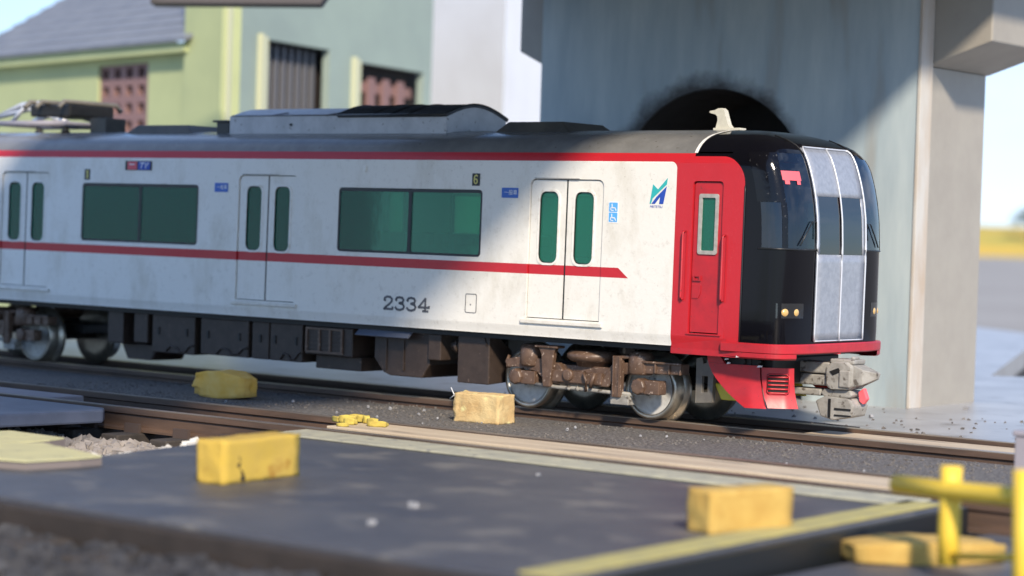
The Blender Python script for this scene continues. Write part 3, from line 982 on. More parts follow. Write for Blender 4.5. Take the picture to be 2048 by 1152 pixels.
mb = MB()
mb.plate([(0, -0.07), (10.0, -0.07), (10.0, 9.6), (0, 9.6)], [[(1.55, 3.6), (4.6, 3.6), (4.6, 6.78), (1.55, 6.78)], [(5.95, 3.6), (9.55, 3.6), (9.55, 6.60), (5.95, 6.60)]], fB, 0.2)
obj('wall', mb, 'bgrey', hb_)
mb = MB()
mb.plate([(0.0, -0.07), (1.68, -0.07), (1.68, 9.6), (0.0, 9.6)], [], lambda t, z, d: fA(t, z, d - 0.14), 0.5)
obj('corner_pier', mb, 'bgreen', hb_)
mb = MB()
mb.plate([(-0.02, -0.07), (0.20, -0.07), (0.20, 9.6), (-0.02, 9.6)], [], lambda t, z, d: fB(t, z, d - 0.06), 0.058)
obj('corner_trim', mb, 'btrim', hb_)
for (a, b, top, kind) in ((1.55, 4.6, 6.78, 0), (5.95, 9.55, 6.60, 1)):
    mb = MB()
    mb.plate([(a - 0.26, 3.5), (a, 3.5), (a, top + 0.02), (a - 0.26, top + 0.10)], [], lambda t, z, d: fB(t, z, d - 0.14), 0.139)
    w = obj('window', mb, 'btrim', hb_)
    mb = MB()
    mb.plate([(a - 0.4, 3.2), (b + 0.6, 3.2), (b + 0.6, top + 0.6), (a - 0.4, top + 0.6)], [], lambda t, z, d: fB(t, z, 0.46 + d), 0.1)
    obj('backing', mb, 'hole', w)
    if kind == 0:
        for k in range(9):
            t0 = a + 0.06 + k * (b - a) / 9
            mb = MB()
            mb.plate([(t0, 3.6), (t0 + 0.14, 3.6), (t0 + 0.14, top - 0.06), (t0, top - 0.06)], [], lambda t, z, d: fB(t, z, 0.34 + d), 0.08)
            obj('slat', mb, 'slats', w)
    else:
        for k in range(5):
            t0 = a + 0.30 + k * 0.78
            if t0 + 0.36 > b:
                break
            mb = MB()
            mb.plate([(t0, 3.6), (t0 + 0.36, 3.6), (t0 + 0.36, top - 0.3), (t0, top - 0.3)], [], lambda t, z, d: fB(t, z, 0.25 + d), 0.1)
            obj('lattice_bar', mb, 'lattice', w)
        for k in range(4):
            z0 = 3.75 + k * 0.72
            mb = MB()
            mb.plate([(a, z0), (b, z0), (b, z0 + 0.26), (a, z0 + 0.26)], [], lambda t, z, d: fB(t, z, 0.36 + d), 0.1)
            obj('lattice_bar', mb, 'lattice', w)
# wing
mb = MB()
mb.plate([(1.68, -0.07), (13.4, -0.07), (13.4, 6.6), (1.68, 6.6)], [[(3.68, 4.5), (6.2, 4.5), (6.2, 6.25), (3.68, 6.25)]], lambda t, z, d: fA(t, z, d + 0.05), 0.5)
obj('wing_wall', mb, 'bgreen', hb_)
mb = MB()
mb.plate([(3.68, 4.5), (6.2, 4.5), (6.2, 6.25), (3.68, 6.25)], [], lambda t, z, d: fA(t, z, d + 0.5), 0.1)
w = obj('window', mb, 'hole', hb_)
lat = []
for k in range(4):
    for j in range(4):
        a, z0 = 3.98 + k * 0.60, 4.62 + j * 0.43
        lat.append([(a, z0), (a + 0.32, z0), (a + 0.32, z0 + 0.25), (a, z0 + 0.25)])
mb = MB()
mb.plate([(3.69, 4.51), (6.19, 4.51), (6.19, 6.24), (3.69, 6.24)], lat, lambda t, z, d: fA(t, z, d + 0.12), 0.14)
obj('lattice', mb, 'lattice', w)
mb = MB()
mb.plate([(1.50, 6.40), (13.7, 6.40), (13.7, 6.62), (1.50, 6.62)], [], lambda t, z, d: fA(t, z, d - 0.25), 0.29)
obj('eave_board', mb, 'bgreen', hb_)
# roof tiles: courses running up the slope
for k in range(16):
    s0, s1 = -0.35 + k * 0.42, -0.35 + (k + 1) * 0.42 + 0.1
    z0, z1 = 6.63 + (s0 + 0.35) * 0.61, 6.63 + (s1 + 0.35) * 0.61
    mb = MB()
    v = [fA(1.30, z0 + .09, s0), fA(13.75, z0 + .09, s0), fA(13.75, z1 + .03, s1), fA(1.30, z1 + .03, s1),
         fA(1.30, z0 - .0, s0), fA(13.75, z0 - .0, s0), fA(13.75, z1 - .08, s1), fA(1.30, z1 - .08, s1)]
    mb.add(v, [(0, 1, 2, 3), (7, 6, 5, 4), (0, 4, 5, 1), (1, 5, 6, 2), (2, 6, 7, 3), (3, 7, 4, 0)])
    obj('roof_course', mb, 'slate', hb_)
mb = MB()
mb.add([fA(13.4, -0.07, 0.1), fA(13.4, 6.6, 0.1), fA(13.4, 10.4, 6.3), fA(13.4, -0.07, 6.3)], [(0, 1, 2, 3)])
obj('gable', mb, 'bgreen', hb_, solid=0.2)
mb = MB()
mb.plate([(-2.4, 0), (2.2, 0), (2.2, 0.7), (-2.4, 0.7)], [], lambda a, b, d: (Vector(pD(520, 6, 40.0)) + RIGHT * a * 0.56 + Vector((0, 0, b)) + FWD * d) - bo, 0.4)

wb = thing('white_building', 'bright white plain building between depot and viaduct pier', 'building', (-25, 29, -0.07))
wo_ = Vector((-25, 29, -0.07))
e0, e1, e2 = pD(830, 300, 66.0), pD(1003, 300, 62.0), pD(1130, 300, 70.0)
mb = MB()
mb.plate([(0, -0.07), (1, -0.07), (1, 13), (0, 13)], [], lambda a, b, d: Vector((e0.x + (e1.x - e0.x) * a, e0.y + (e1.y - e0.y) * a, b)) - wo_ + FWD * d, 0.4)
obj('front_wall', mb, 'whitewall', wb)
mb = MB()
mb.plate([(0, -0.07), (1, -0.07), (1, 13), (0, 13)], [], lambda a, b, d: Vector((e1.x + (e2.x - e1.x) * a, e1.y + (e2.y - e1.y) * a, b)) - wo_ + FWD * (d + .01), 0.4)
obj('side_wall', mb, 'whitewall', wb)
mb = MB()
mb.xy([(e0.x - wo_.x, e0.y - wo_.y), (e1.x - wo_.x, e1.y - wo_.y), (e2.x - wo_.x, e2.y - wo_.y), (e0.x - wo_.x - 3, e0.y - wo_.y + 10)], 13.08, 13.3)
obj('roof', mb, 'slate', wb)
# brown girder far overhead between depot and viaduct
gd = thing('brown_girder', 'dark brown girder spanning overhead beyond the depot corner', 'girder', tuple(pD(520, -10, 44.0)))
g0 = pD(520, -10, 44.0)
mb = MB()
a, b = pD(300, 7, 46.0), pD(640, 9, 43.0)
dd = (b - a)
for (s0, s1) in ((0.0, 1.0),):
    v = []
    for zz in (0, 1.0):
        for w in (0, 0.6):
            for s in (s0, s1):
                v.append(a + dd * s + FWD * w + Vector((0, 0, zz)) - g0 + (RIGHT * zz * 0.7 if s == s1 else Vector()))
    mb.add(v, [(0, 2, 3, 1), (4, 5, 7, 6), (0, 1, 5, 4), (2, 6, 7, 3), (0, 4, 6, 2), (1, 3, 7, 5)])
obj('beam', mb, 'eave', gd, bevel=0.03)

# a tree on the far bank
tp = pD(2060, 455, 2680.0)
tr = thing('tree', 'dark bushy tree on the far grassy bank', 'tree', (tp.x, tp.y, 8))
tr.scale = (1.7, 1.7, 1.5)
mb = MB()
mb.cyl((0, 0, 0), (0, 0, 18), 1.2, 10, 0.7)
for a in range(6):
    mb.cyl((0, 0, 11 + a), (6 * math.cos(a * 2.1), 6 * math.sin(a * 2.1), 18 + a * 1.5), 0.5, 6, 0.15)
obj('trunk', mb, 'bark', tr)
mb = MB()
for k in range(2600):
    ccx, ccy, ccz = random.choice([(0, 0, 23), (5, 2, 19), (-5, -2, 19), (2, -4, 17), (-3, 4, 21), (9, 3, 15), (-8, -4, 15)])
    p = Vector((ccx, ccy, ccz)) + Vector((random.gauss(0, 2.6), random.gauss(0, 2.6), random.gauss(0, 2.2)))
    d = Vector((random.gauss(0, 1), random.gauss(0, 1), random.gauss(0, 1))).normalized() * 0.9
    e = Vector((random.gauss(0, 1), random.gauss(0, 1), random.gauss(0, 1))).normalized() * 0.9
    mb.add([p, p + d, p + e], [(0, 1, 2)])
obj('crown', mb, 'leaf', tr, fix=False)

# ------------------------------------------------------------------ THE TRAIN CAR
car = thing('railcar', 'red and white model railcar numbered 2334 with black glossy cab front', 'train car', (0, 0, 0))
XR = -16.0        # rear end
XN = 2.54         # where the flat side hands over to the rounded nose
WT = [(1.09, 1.335), (1.16, 1.355), (1.2, 1.36), (3.47, 1.33), (3.54, 1.312), (3.60, 1.285), (3.66, 1.24), (3.72, 1.18), (3.78, 1.09),
      (3.83, 0.98), (3.87, 0.85), (3.905, 0.68), (3.935, 0.5), (3.955, 0.3), (3.965, 0.0)]
XF = [(1.1, 3.49), (2.4, 3.50), (2.8, 3.48), (3.05, 3.445), (3.25, 3.40), (3.38, 3.36), (3.5, 3.32), (3.6, 3.275), (3.68, 3.22), (3.74, 3.16), (3.80, 3.05), (3.85, 2.93),
      (3.89, 2.80), (3.92, 2.66), (3.945, 2.48), (3.96, 2.25), (3.966, 2.02)]
XF = [(a, b - 0.04) for a, b in XF]
NE = 5.0
ND = 0.60


def wz(z):
    return interp(WT, z)


def xs(z):
    return max(1.99, interp(XF, z) - ND)


def front(y, z, off=0.0):
    """point of the nose surface at lateral y, height z, pushed out by off"""
    def s(y, z):
        w = max(wz(z), 0.01)
        k = min(abs(y) / w, 1.0)
        return Vector((xs(z) + (interp(XF, z) - xs(z)) * (1 - k ** NE) ** (1 / NE), y, z))
    p = s(y, z)
    if off:
        e = 0.02
        yy = max(min(y, wz(z) - 0.04), -wz(z) + 0.04)
        n = (s(yy + e, z) - s(yy - e, z)).cross(s(yy, z + e) - s(yy, z - e)).normalized()
        if n.x < 0:
            n = -n
        p = p + n * off
    return p


def nose_ang(a, z, off=0.0):
    w = wz(z)
    f = interp(XF, z) - xs(z)
    ca, sa = math.cos(a), math.sin(a)
    return Vector((xs(z) + (f + off) * max(ca, 0) ** (2 / NE), (w + off) * math.copysign(abs(sa) ** (2 / NE), sa), z))


def fside(s):
    return lambda x, z, d: (x, s * (wz(z) - d), z)


DOORS = (-0.085, -5.785, -11.485)
WINS = ((-4.31, -1.56), (-10.05, -7.30), (-15.3, -13.0))
DZ0, DZ1 = 1.31, 3.235
doorhole = lambda c: rrect(c - 0.63, c + 0.63, DZ0, DZ1, (0, 0, 0.09, 0.09))
winhole = lambda w: rrect(w[0], w[1], 2.12, 3.07, 0.06)
cabhole = rrect(1.985, 2.455, 1.245, 3.235, (0, 0, 0.05, 0.05))
for s in (-1, 1):
    mb = MB()
    zb = [1.09, 1.16, 1.2]
    fm = fside(s)
    mb.plate([(XR, 1.2), (XN, 1.2), (XN, 3.47), (XR, 3.47)], [doorhole(c) for c in DOORS] + [winhole(w) for w in WINS] + [cabhole], fm, 0.07)
    mb.grid([[fm(XR, z, 0), fm(XN, z, 0)] for z in (1.06, 1.09, 1.16, 1.2)])
    mb.grid([[fm(XR, z, 0), fm(XN, z, 0)] for z in (3.47, 3.505, 3.54, 3.57, 3.60)])
    obj('side_wall', mb, 'livery', car, fix=False)
mb = MB()
rz = [3.60, 3.63, 3.66, 3.69, 3.72, 3.75, 3.78, 3.805, 3.83, 3.85, 3.87, 3.89, 3.905, 3.92, 3.935, 3.945, 3.955, 3.965]
prof = [(-wz(z), z) for z in rz] + [(wz(z), z) for z in reversed(rz[:-1])]
xsn = [XR, -10, -5, 0, 1.99]
mb.grid([[(x, y, z) for y, z in prof] for x in xsn])
obj('roof', mb, 'roof', car)
mb = MB()
mb.grid([[(1.96 + 0.05 * k, y * 1.004, z + 0.006) for y, z in prof] for k in (0, 1)])
obj('roof_joint', mb, 'whiterim', car)
mb = MB()
mb.yz([(-1.33, 1.1), (1.33, 1.1), (1.33, 3.47)] + [(y * 0.99, z - 0.01) for y, z in reversed(prof)] + [(-1.33, 3.47)], XR - 0.02, XR + 0.05)
obj('rear_end', mb, 'white', car)

# nose: angular columns, vertical rows
ang = [R(a) for a in (-90, -88, -86, -83, -79, -74, -69, -64, -59, -54, -49, -44, -39, -34, -29, -24, -18, -12, -6)]
ang = ang + [0.0] + [-a for a in reversed(ang)]


def nose_rows(zs, cols, lead):
    rows = []
    for z in zs:
        row = []
        if lead is not None:
            row += [Vector((lead + (xs(z) - lead) * t, -wz(z), z)) for t in (0, 0.5)]
        row += [nose_ang(a, z) for a in cols]
        if lead is not None:
            row += [Vector((lead + (xs(z) - lead) * t, wz(z), z)) for t in (0.5, 0)]
        rows.append(row)
    return rows


GL0, GL1 = 2.385, 3.62
mb = MB()
mb.grid(nose_rows([1.13, 1.3, 1.6, 1.9, 2.15, GL0], ang, XN))
obj('cab_lower_mask', mb, 'livery', car)
zg = [GL0, 2.55, 2.8, 3.0, 3.15, 3.28, 3.38, 3.47, 3.55, GL1]
for cols in (ang[:3], ang[-3:]):
    mb = MB()
    side = -1 if cols[0] < 0 else 1
    rows = []
    for z in zg:
        lead = [Vector((XN + (xs(z) - XN) * t, side * wz(z), z)) for t in (0, 0.5)]
        arc = [nose_ang(a, z) for a in cols]
        rows.append(lead + arc if side < 0 else arc + list(reversed(lead)))
    mb.grid(rows)
    obj('cab_corner', mb, 'livery', car)
ztop = [GL1] + [z for z in (3.66, 3.70, 3.74, 3.78, 3.81, 3.84, 3.87, 3.89, 3.905, 3.92, 3.935, 3.945, 3.955, 3.962, 3.965)]
mb = MB()
mb.grid(nose_rows(ztop, ang, 2.0))
obj('cab_roof_mask', mb, 'black', car)
# windscreens either side of the central panel
PW = 0.63
for s in (-1, 1):
    rows = []
    for z in zg:
        pts = [nose_ang(a, z) for a in ang[2:17] if abs(nose_ang(a, z).y) > PW + 0.06]
        a0 = min(pts, key=lambda p: abs(p.y))
        row = [nose_ang(a, z) for a in ang[2:13]]
        yl = abs(row[-1].y)
        for t in (0.33, 0.66, 1.0):
            row.append(front(-(yl + (PW - 0.03 - yl) * t), z))
        if s > 0:
            row = [Vector((p.x, -p.y, p.z)) for p in row]
        rows.append(row)
    mb = MB()
    mb.grid(rows)
    ws = obj('windscreen', mb, 'dark_glass', car)
    # rubber line along the lower edge and the corner, wiper
    mb = MB()
    mb.tube([nose_ang(a if s < 0 else -a, GL0, 0.004) for a in ang[1:14]] + [front(s * PW, GL0, 0.004)], 0.014, 6)
    obj('windscreen_seal', mb, 'rubber', ws)
    mb = MB()
    w0, w1 = front(s * 1.02, GL0 + 0.05, 0.02), front(s * 0.76, GL0 + 0.36, 0.025)
    mb.tube([w0, (w0 + w1) / 2 + Vector((0.005, 0, 0)), w1, front(s * 0.67, GL0 + 0.36, 0.025), front(s * 0.68, GL0 + 0.14, 0.02)], 0.010, 5)
    obj('wiper', mb, 'rubber', ws)
    # lens seam above: a moulded line over the black brow
    mb = MB()
    mb.tube([front(s * (0.64 + 0.06 * k / 4), 3.62 + 0.24 * k / 4, 0.004) for k in range(5)], 0.009, 5)
    obj('brow_seam', mb, 'darkmetal', car)
# lower cant: chrome specks line on corner seam
for s in (-1, 1):
    mb = MB()
    mb.tube([Vector((2.79, s * (wz(z) + 0.004), z)) for z in (1.18, 1.6, 2.0, 2.4, 2.8, 3.1, 3.18)], 0.012, 5)
    obj('mask_seam', mb, 'rubber', car)


def patch(y0, y1, z0, z1, off, ny=8, nz=10):
    mb = MB()
    mb.grid([[front(y0 + (y1 - y0) * i / ny, z0 + (z1 - z0) * j / nz, off) for i in range(ny + 1)] for j in range(nz + 1)])
    return mb


pn = obj('centre_panel', patch(-PW, PW, 1.20, 2.325, 0.012), 'silver', car, solid=0.03)
o = obj('upper_panel', patch(-PW, PW, 3.08, 3.70, 0.012), 'silver', pn, solid=0.03)
for s in (-1, 1):
    obj('side_strip', patch(s * PW, s * (PW - 0.075), 2.32, 3.085, 0.010, 2, 6), 'silver', pn, solid=0.03)
    obj('panel_glass', patch(s * (PW - 0.07), s * 0.012, 2.32, 3.085, 0.004, 6, 6), 'panel_glass', pn)
    mb = MB()
    mb.tube([front(s * PW, 1.20 + (3.62 - 1.20) * k / 24, 0.02) for k in range(25)] + [front(s * (PW - .012), 3.67, 0.02), front(s * (PW - 0.05), 3.70, 0.02)]
            + [front(s * (PW - 0.05) * (1 - k / 6), 3.705, 0.02) for k in range(7)], 0.013, 6)
    obj('panel_frame', mb, 'chrome', pn)
    mb = MB()
    mb.tube([front(s * PW * (1 - k / 6), 1.20, 0.02) for k in range(7)], 0.011, 6)
    obj('panel_sill', mb, 'chrome', pn)
mb = MB()
mb.tube([front(0, 1.20 + (3.70 - 1.20) * k / 24, 0.022) for k in range(25)], 0.012, 6)
obj('panel_mullion', mb, 'chrome', pn)

# lamps behind the black mask
for s in (-1, 1):
    mb = MB()
    rows = [[front(s * (1.30 - 0.42 * i / 6), 1.50 + 0.19 * j / 3, 0.003) for i in range(7)] for j in range(4)]
    mb.grid(rows)
    hl = obj('headlight', mb, 'panel_glass', car)
    for k, y in enumerate((1.20, 1.02)):
        c = front(s * y, 1.575, -0.040)
        mb = MB()
        mb.lathe([(0.001, 0.056), (0.035, 0.05), (0.06, 0.032), (0.07, 0.0), (0.06, -0.03)], Matrix.Translation(c) @ Vector((1, s * 0.25, 0.05)).to_track_quat('Z', 'Y').to_matrix().to_4x4(), 16)
        obj('lamp', mb, 'amber', hl)
# red sign behind the windscreen, dashboard, driver's seat, cab back wall
sg = obj('sign_panel', patch(-1.20, -0.88, 3.265, 3.385, 0.006, 6, 3), 'ledred', car)
sg['label'] = 'red sign panel behind the windscreen'
for y in (-1.14, -0.94):
    obj('sign_foot', patch(y - 0.035, y + 0.035, 3.215, 3.264, 0.006, 2, 2), 'ledred', sg)
for s in (-1, 1):
    for a0, a1, z0, z1 in ((-88, -50, 2.98, 3.62), (-58, -48, 2.39, 2.98)):
        mb = MB()
        mb.grid([[nose_ang(R(a0 + (a1 - a0) * i / 10) * -s, z0 + (z1 - z0) * j / 8, 0.006) for i in range(11)] for j in range(9)])
        obj('corner_mask', mb, 'blackspeck', car)
mb = MB()
mb.xz([(2.3, 1.2), (3.25, 1.2), (3.25, 2.18), (2.95, 2.30), (2.75, 2.30), (2.7, 1.9), (2.3, 1.9)], -1.15, 1.15)
obj('dashboard', mb, 'cabgrey', car, bevel=0.02)
mb = MB()
mb.box(2.0, 2.06, -1.2, 1.2, 1.2, 3.55)
obj('cab_back_wall', mb, 'cabgrey', car)
mb = MB()
mb.box(2.25, 2.36, -0.85, -0.35, 1.9, 2.75)
mb.box(2.36, 2.65, -0.85, -0.35, 1.9, 2.0)
obj('driver_seat', mb, 'darkmetal', car, bevel=0.03)
mb = MB()
mb.box(2.06, 3.0, -1.15, 1.15, 3.45, 3.5)
obj('cab_ceiling', mb, 'cabgrey', car)
for (y, x, w) in ((-0.95, 2.9, 0.05), (0.95, 2.9, 0.05)):
    mb = MB()
    mb.box(x, x + w, y - 0.03, y + 0.03, 2.2, 3.45)
    obj('cab_pillar', mb, 'cabgrey', car)

# bumper band round the foot of the cab
cols = ang
mb = MB()
mb.grid([[Vector((XN, -(wz(1.2) + o_), z))] + [nose_ang(a, 1.2, o_) + Vector((0, 0, z - 1.2)) for a in cols] + [Vector((XN, wz(1.2) + o_, z))]
         for z, o_ in ((1.165, -0.03), (1.165, 0.045), (1.15, 0.055), (1.05, 0.055), (1.035, 0.04), (1.035, -0.15))], smooth=False)
obj('bumper_band', mb, 'red', car)
for s in (-1, 1):
    mb = MB()
    cc = [a for a in ang if R(-90) <= a <= R(-29)]
    for_rows = []
    for z, o_ in ((1.04, 0.050), (0.985, 0.050), (0.965, 0.03), (0.965, -0.18)):
        row = [Vector((1.73, -(wz(1.2) + min(o_, 0.0) - 0.001), z)), Vector((XN, -(wz(1.2) + min(o_, 0.004)), z))] + [nose_ang(a, 1.2, o_) + Vector((0, 0, z - 1.2)) for a in cc]
        if s > 0:
            row = [Vector((p.x, -p.y, p.z)) for p in row]
        for_rows.append(row)
    mb.grid(for_rows, smooth=False)
    obj('bumper_lower_lip', mb, 'red', car)
for s in (-1, 1):
    mb = MB()
    mb.add([(1.73, s * 1.345, 0.985), (XN + 0.05, s * 1.345, 0.985), (XN + 0.05, s * 1.358, 1.2), (1.73, s * 1.352, 1.085)], [(0, 1, 2, 3)])
    obj('cab_sill', mb, 'red', car)

# doors
def door(c, s):
    fm = fside(s)
    lv = []
    root = None
    for side in (-1, 1):
        x0, x1 = (c - 0.615, c - 0.016) if side < 0 else (c + 0.016, c + 0.615)
        wx0, wx1 = (x0 + 0.155, x1 - 0.125) if side < 0 else (x0 + 0.125, x1 - 0.155)
        rad = (0, 0, 0.0, 0.085) if side < 0 else (0, 0, 0.085, 0.0)
        mb = MB()
        mb.plate(rrect(x0, x1, DZ0 + 0.012, DZ1 - 0.012, rad), [rrect(wx0, wx1, 2.08, 3.065, 0.10, 6)], lambda a, b, d: fm(a, b, 0.022 + d), 0.04)
        lf = obj('door_leaf', mb, 'livery', car, fix=False)
        mb = MB()
        mb.plate(rrect(wx0 - 0.03, wx1 + 0.03, 2.05, 3.095, 0.12, 6), [rrect(wx0, wx1, 2.08, 3.065, 0.10, 6)], lambda a, b, d: fm(a, b, 0.012 + d), 0.02)
        obj('window_rim', mb, 'whiterim', lf, fix=False)
        mb = MB()
        mb.plate(rrect(wx0 - 0.02, wx1 + 0.02, 2.06, 3.085, 0.11, 6), [], lambda a, b, d: fm(a, b, 0.040 + d), 0.012)
        obj('pane', mb, 'green_glass', lf)
        mb = MB()
        mb.plate(rrect(wx0 - 0.0, wx1 + 0.0, 2.08, 3.065, 0.10, 6), [rrect(wx0 + 0.012, wx1 - 0.012, 2.092, 3.053, 0.09, 6)], lambda a, b, d: fm(a, b, 0.030 + d), 0.008)
        obj('window_seal', mb, 'rubber', lf, fix=False)
    mb = MB()
    mb.plate([(c - 0.0155, DZ0 + 0.012), (c + 0.0155, DZ0 + 0.012), (c + 0.0155, DZ1 - 0.012), (c - 0.0155, DZ1 - 0.012)], [], lambda a, b, d: fm(a, b, 0.030 + d), 0.03)
    obj('door_seam', mb, 'rubber', car)
    mb = MB()
    mb.plate([(c - 0.66, DZ0 - 0.02), (c + 0.66, DZ0 - 0.02), (c + 0.66, DZ1 + 0.03), (c - 0.66, DZ1 + 0.03)], [[(c - 0.5, 2.0), (c + 0.5, 2.0), (c + 0.5, 3.12), (c - 0.5, 3.12)]], lambda a, b, d: fm(a, b, 0.071 + d), 0.02)
    obj('door_pocket', mb, 'darkmetal', car, fix=False)
    mb = MB()
    mb.plate([(c - 0.70, 1.235), (c + 0.70, 1.235), (c + 0.70, 1.295), (c - 0.70, 1.295)], [], lambda a, b, d: fm(a, b, d - 0.035), 0.034)
    obj('door_sill', mb, 'white', car, bevel=0.012)
    mb = MB()
    mb.plate([(c - 0.55, DZ1 + 0.004), (c + 0.22, DZ1 + 0.004), (c + 0.22, DZ1 + 0.016), (c - 0.55, DZ1 + 0.016)], [], lambda a, b, d: fm(a, b, d - 0.012), 0.011)
    obj('door_lip', mb, 'greyframe', car)


for s in (-1, 1):
    for c in DOORS:
        door(c, s)
    fm = fside(s)
    for w in WINS:
        mid_ = (w[0] + w[1]) / 2 + 0.03
        mb = MB()
        mb.plate(rrect(w[0] + 0.006, w[1] - 0.006, 2.126, 3.064, 0.055), [rrect(w[0] + 0.035, mid_ - 0.03, 2.155, 3.02, 0.03), rrect(mid_ + 0.03, w[1] - 0.035, 2.155, 3.02, 0.03)], lambda a, b, d: fm(a, b, 0.004 + d), 0.03)
        wf = obj('window', mb, 'rubber', car, fix=False)
        for a0, a1 in ((w[0] + 0.02, mid_ - 0.005), (mid_ + 0.005, w[1] - 0.02)):
            mb = MB()
            mb.plate([(a0, 2.14), (a1, 2.14), (a1, 3.04), (a0, 3.04)], [], lambda a, b, d: fm(a, b, 0.012 + d), 0.010)
            obj('pane', mb, 'green_glass', wf)
    # cab door
    mb = MB()
    mb.plate(rrect(2.0, 2.44, 1.26, 3.22, (0, 0, 0.045, 0.045)), [rrect(2.10, 2.36, 2.30, 3.05, 0.02)], lambda a, b, d: fm(a, b, 0.028 + d), 0.03)
    cdr = obj('cab_door', mb, 'red', car, fix=False)
    mb = MB()
    mb.plate(rrect(2.08, 2.38, 2.28, 3.07, 0.03), [rrect(2.125, 2.335, 2.33, 3.02, 0.015)], lambda a, b, d: fm(a, b, 0.008 + d), 0.03)
    obj('window_frame', mb, 'greyframe', cdr, fix=False, bevel=0.006)
    mb = MB()
    mb.plate([(2.10, 2.30), (2.36, 2.30), (2.36, 3.05), (2.10, 3.05)], [], lambda a, b, d: fm(a, b, 0.034 + d), 0.008)
    obj('pane', mb, 'green_glass', cdr)
    mb = MB()
    mb.plate([(2.03, 1.93), (2.15, 1.93), (2.15, 2.0), (2.03, 2.0)], [[(2.055, 1.945), (2.125, 1.945), (2.125, 1.985), (2.055, 1.985)]], lambda a, b, d: fm(a, b, 0.004 + d), 0.024)
    mb.plate([(2.02, 1.70), (2.11, 1.70), (2.15, 1.77), (2.15, 1.88), (2.02, 1.88)], [], lambda a, b, d: fm(a, b, 0.016 + d), 0.012)
    obj('door_handle', mb, 'red', cdr, fix=False)
    mb = MB()
    mb.plate([(1.97, 1.225), (2.50, 1.225), (2.50, 1.245), (1.97, 1.245)], [], lambda a, b, d: fm(a, b, d - 0.02), 0.019)
    obj('cab_door_sill', mb, 'red', car, bevel=0.004)
    for x, z0, z1 in ((1.885, 1.68, 2.57), (2.505, 1.68, 2.53)):
        mb = MB()
        mb.tube([fm(x, z0, 0.0), fm(x, z0, -0.04), fm(x, z0 + 0.03, -0.05), fm(x, z1 - 0.03, -0.05), fm(x, z1, -0.04), fm(x, z1, 0.0)], 0.014, 6)
        obj('grab_rail', mb, 'red', car)
        mb = MB()
        mb.plate([(x - 0.035, z0 - 0.02), (x + 0.035, z0 - 0.02), (x + 0.035, z1 + 0.02), (x - 0.035, z1 + 0.02)], [[(x - 0.024, z0 - .005), (x + 0.024, z0 - .005), (x + 0.024, z1 + .005), (x - 0.024, z1 + .005)]], lambda a, b, d: fm(a, b, d - 0.006), 0.0055)
        obj('grab_recess', mb, 'red', car, fix=False)

# printed marks and small plates on the near side
fn = fside(-1)
pr = lambda k: (lambda a, b, d: fn(a, b, d - k))
n0 = MB()
GLY = {
    '2': [[(.06, .74), (.10, .90), (.30, 1.0), (.55, .98), (.72, .84), (.70, .64), (.50, .42), (.22, .20), (.05, .02)], [(.05, .03), (.78, .03)], [(.78, .03), (.80, .20)], [(.06, .74), (.16, .70)]],
    '3': [[(.06, .80), (.16, .95), (.38, 1.0), (.62, .95), (.72, .80), (.66, .62), (.36, .54)], [(.36, .54), (.68, .46), (.78, .28), (.70, .10), (.44, 0.0), (.18, .04), (.04, .20)], [(.06, .80), (.14, .74)]],
    '4': [[(.60, 1.0), (.60, 0.02)], [(.60, 1.0), (.04, .30)], [(.04, .30), (.92, .30)], [(.40, .02), (.84, .02)], [(.92, .30), (.92, .40)]],
    '6': [[(.70, .88), (.50, 1.0), (.25, .92), (.10, .65), (.08, .35), (.18, .08), (.42, 0), (.66, .10), (.72, .32), (.60, .50), (.36, .55), (.12, .42)]],
    '1': [[(.45, 1), (.45, 0)], [(.45, 1), (.25, .82)]],
}


def digits(text, x, z, w, h, pitch, stroke, k):
    mb = MB()
    for i, ch in enumerate(text):
        for st in GLY[ch]:
            mb.ribbon([(x + i * pitch + a * w, z + b * h) for a, b in st], stroke, pr(k), 0.0, 0.0015)
    return mb


nb = obj('car_number', digits('2334', -3.34, 1.305, 0.225, 0.185, 0.222, 0.034, 0.004), 'printgrey', car, fix=False)
nb['label'] = 'dark grey number 2334 on the lower white side'


def small_plate(name, x0, x1, z0, z1, m, k=0.006, r=0.008, parent=None, th=0.006):
    mb = MB()
    mb.plate(rrect(x0, x1, z0, z1, r, 2), [], pr(k), th - 0.001)
    return obj(name, mb, m, parent or car)


def text_mesh(body, name, m, x, z, h, parent, k):
    cu = bpy.data.curves.new(name, 'FONT')
    cu.body = body
    cu.size = h
    tmp = bpy.data.objects.new(name + '_tmp', cu)
    scene.collection.objects.link(tmp)
    dg = bpy.context.evaluated_depsgraph_get()
    me = bpy.data.meshes.new_from_object(tmp.evaluated_get(dg))
    bpy.data.objects.remove(tmp)
    for v in me.vertices:
        v.co = Vector(fn(x + v.co.x, z + v.co.y, -k))
    me.materials.clear()
    me.materials.append(M[m])
    o = bpy.data.objects.new(name, me)
    scene.collection.objects.link(o)
    o.parent = parent
    return o


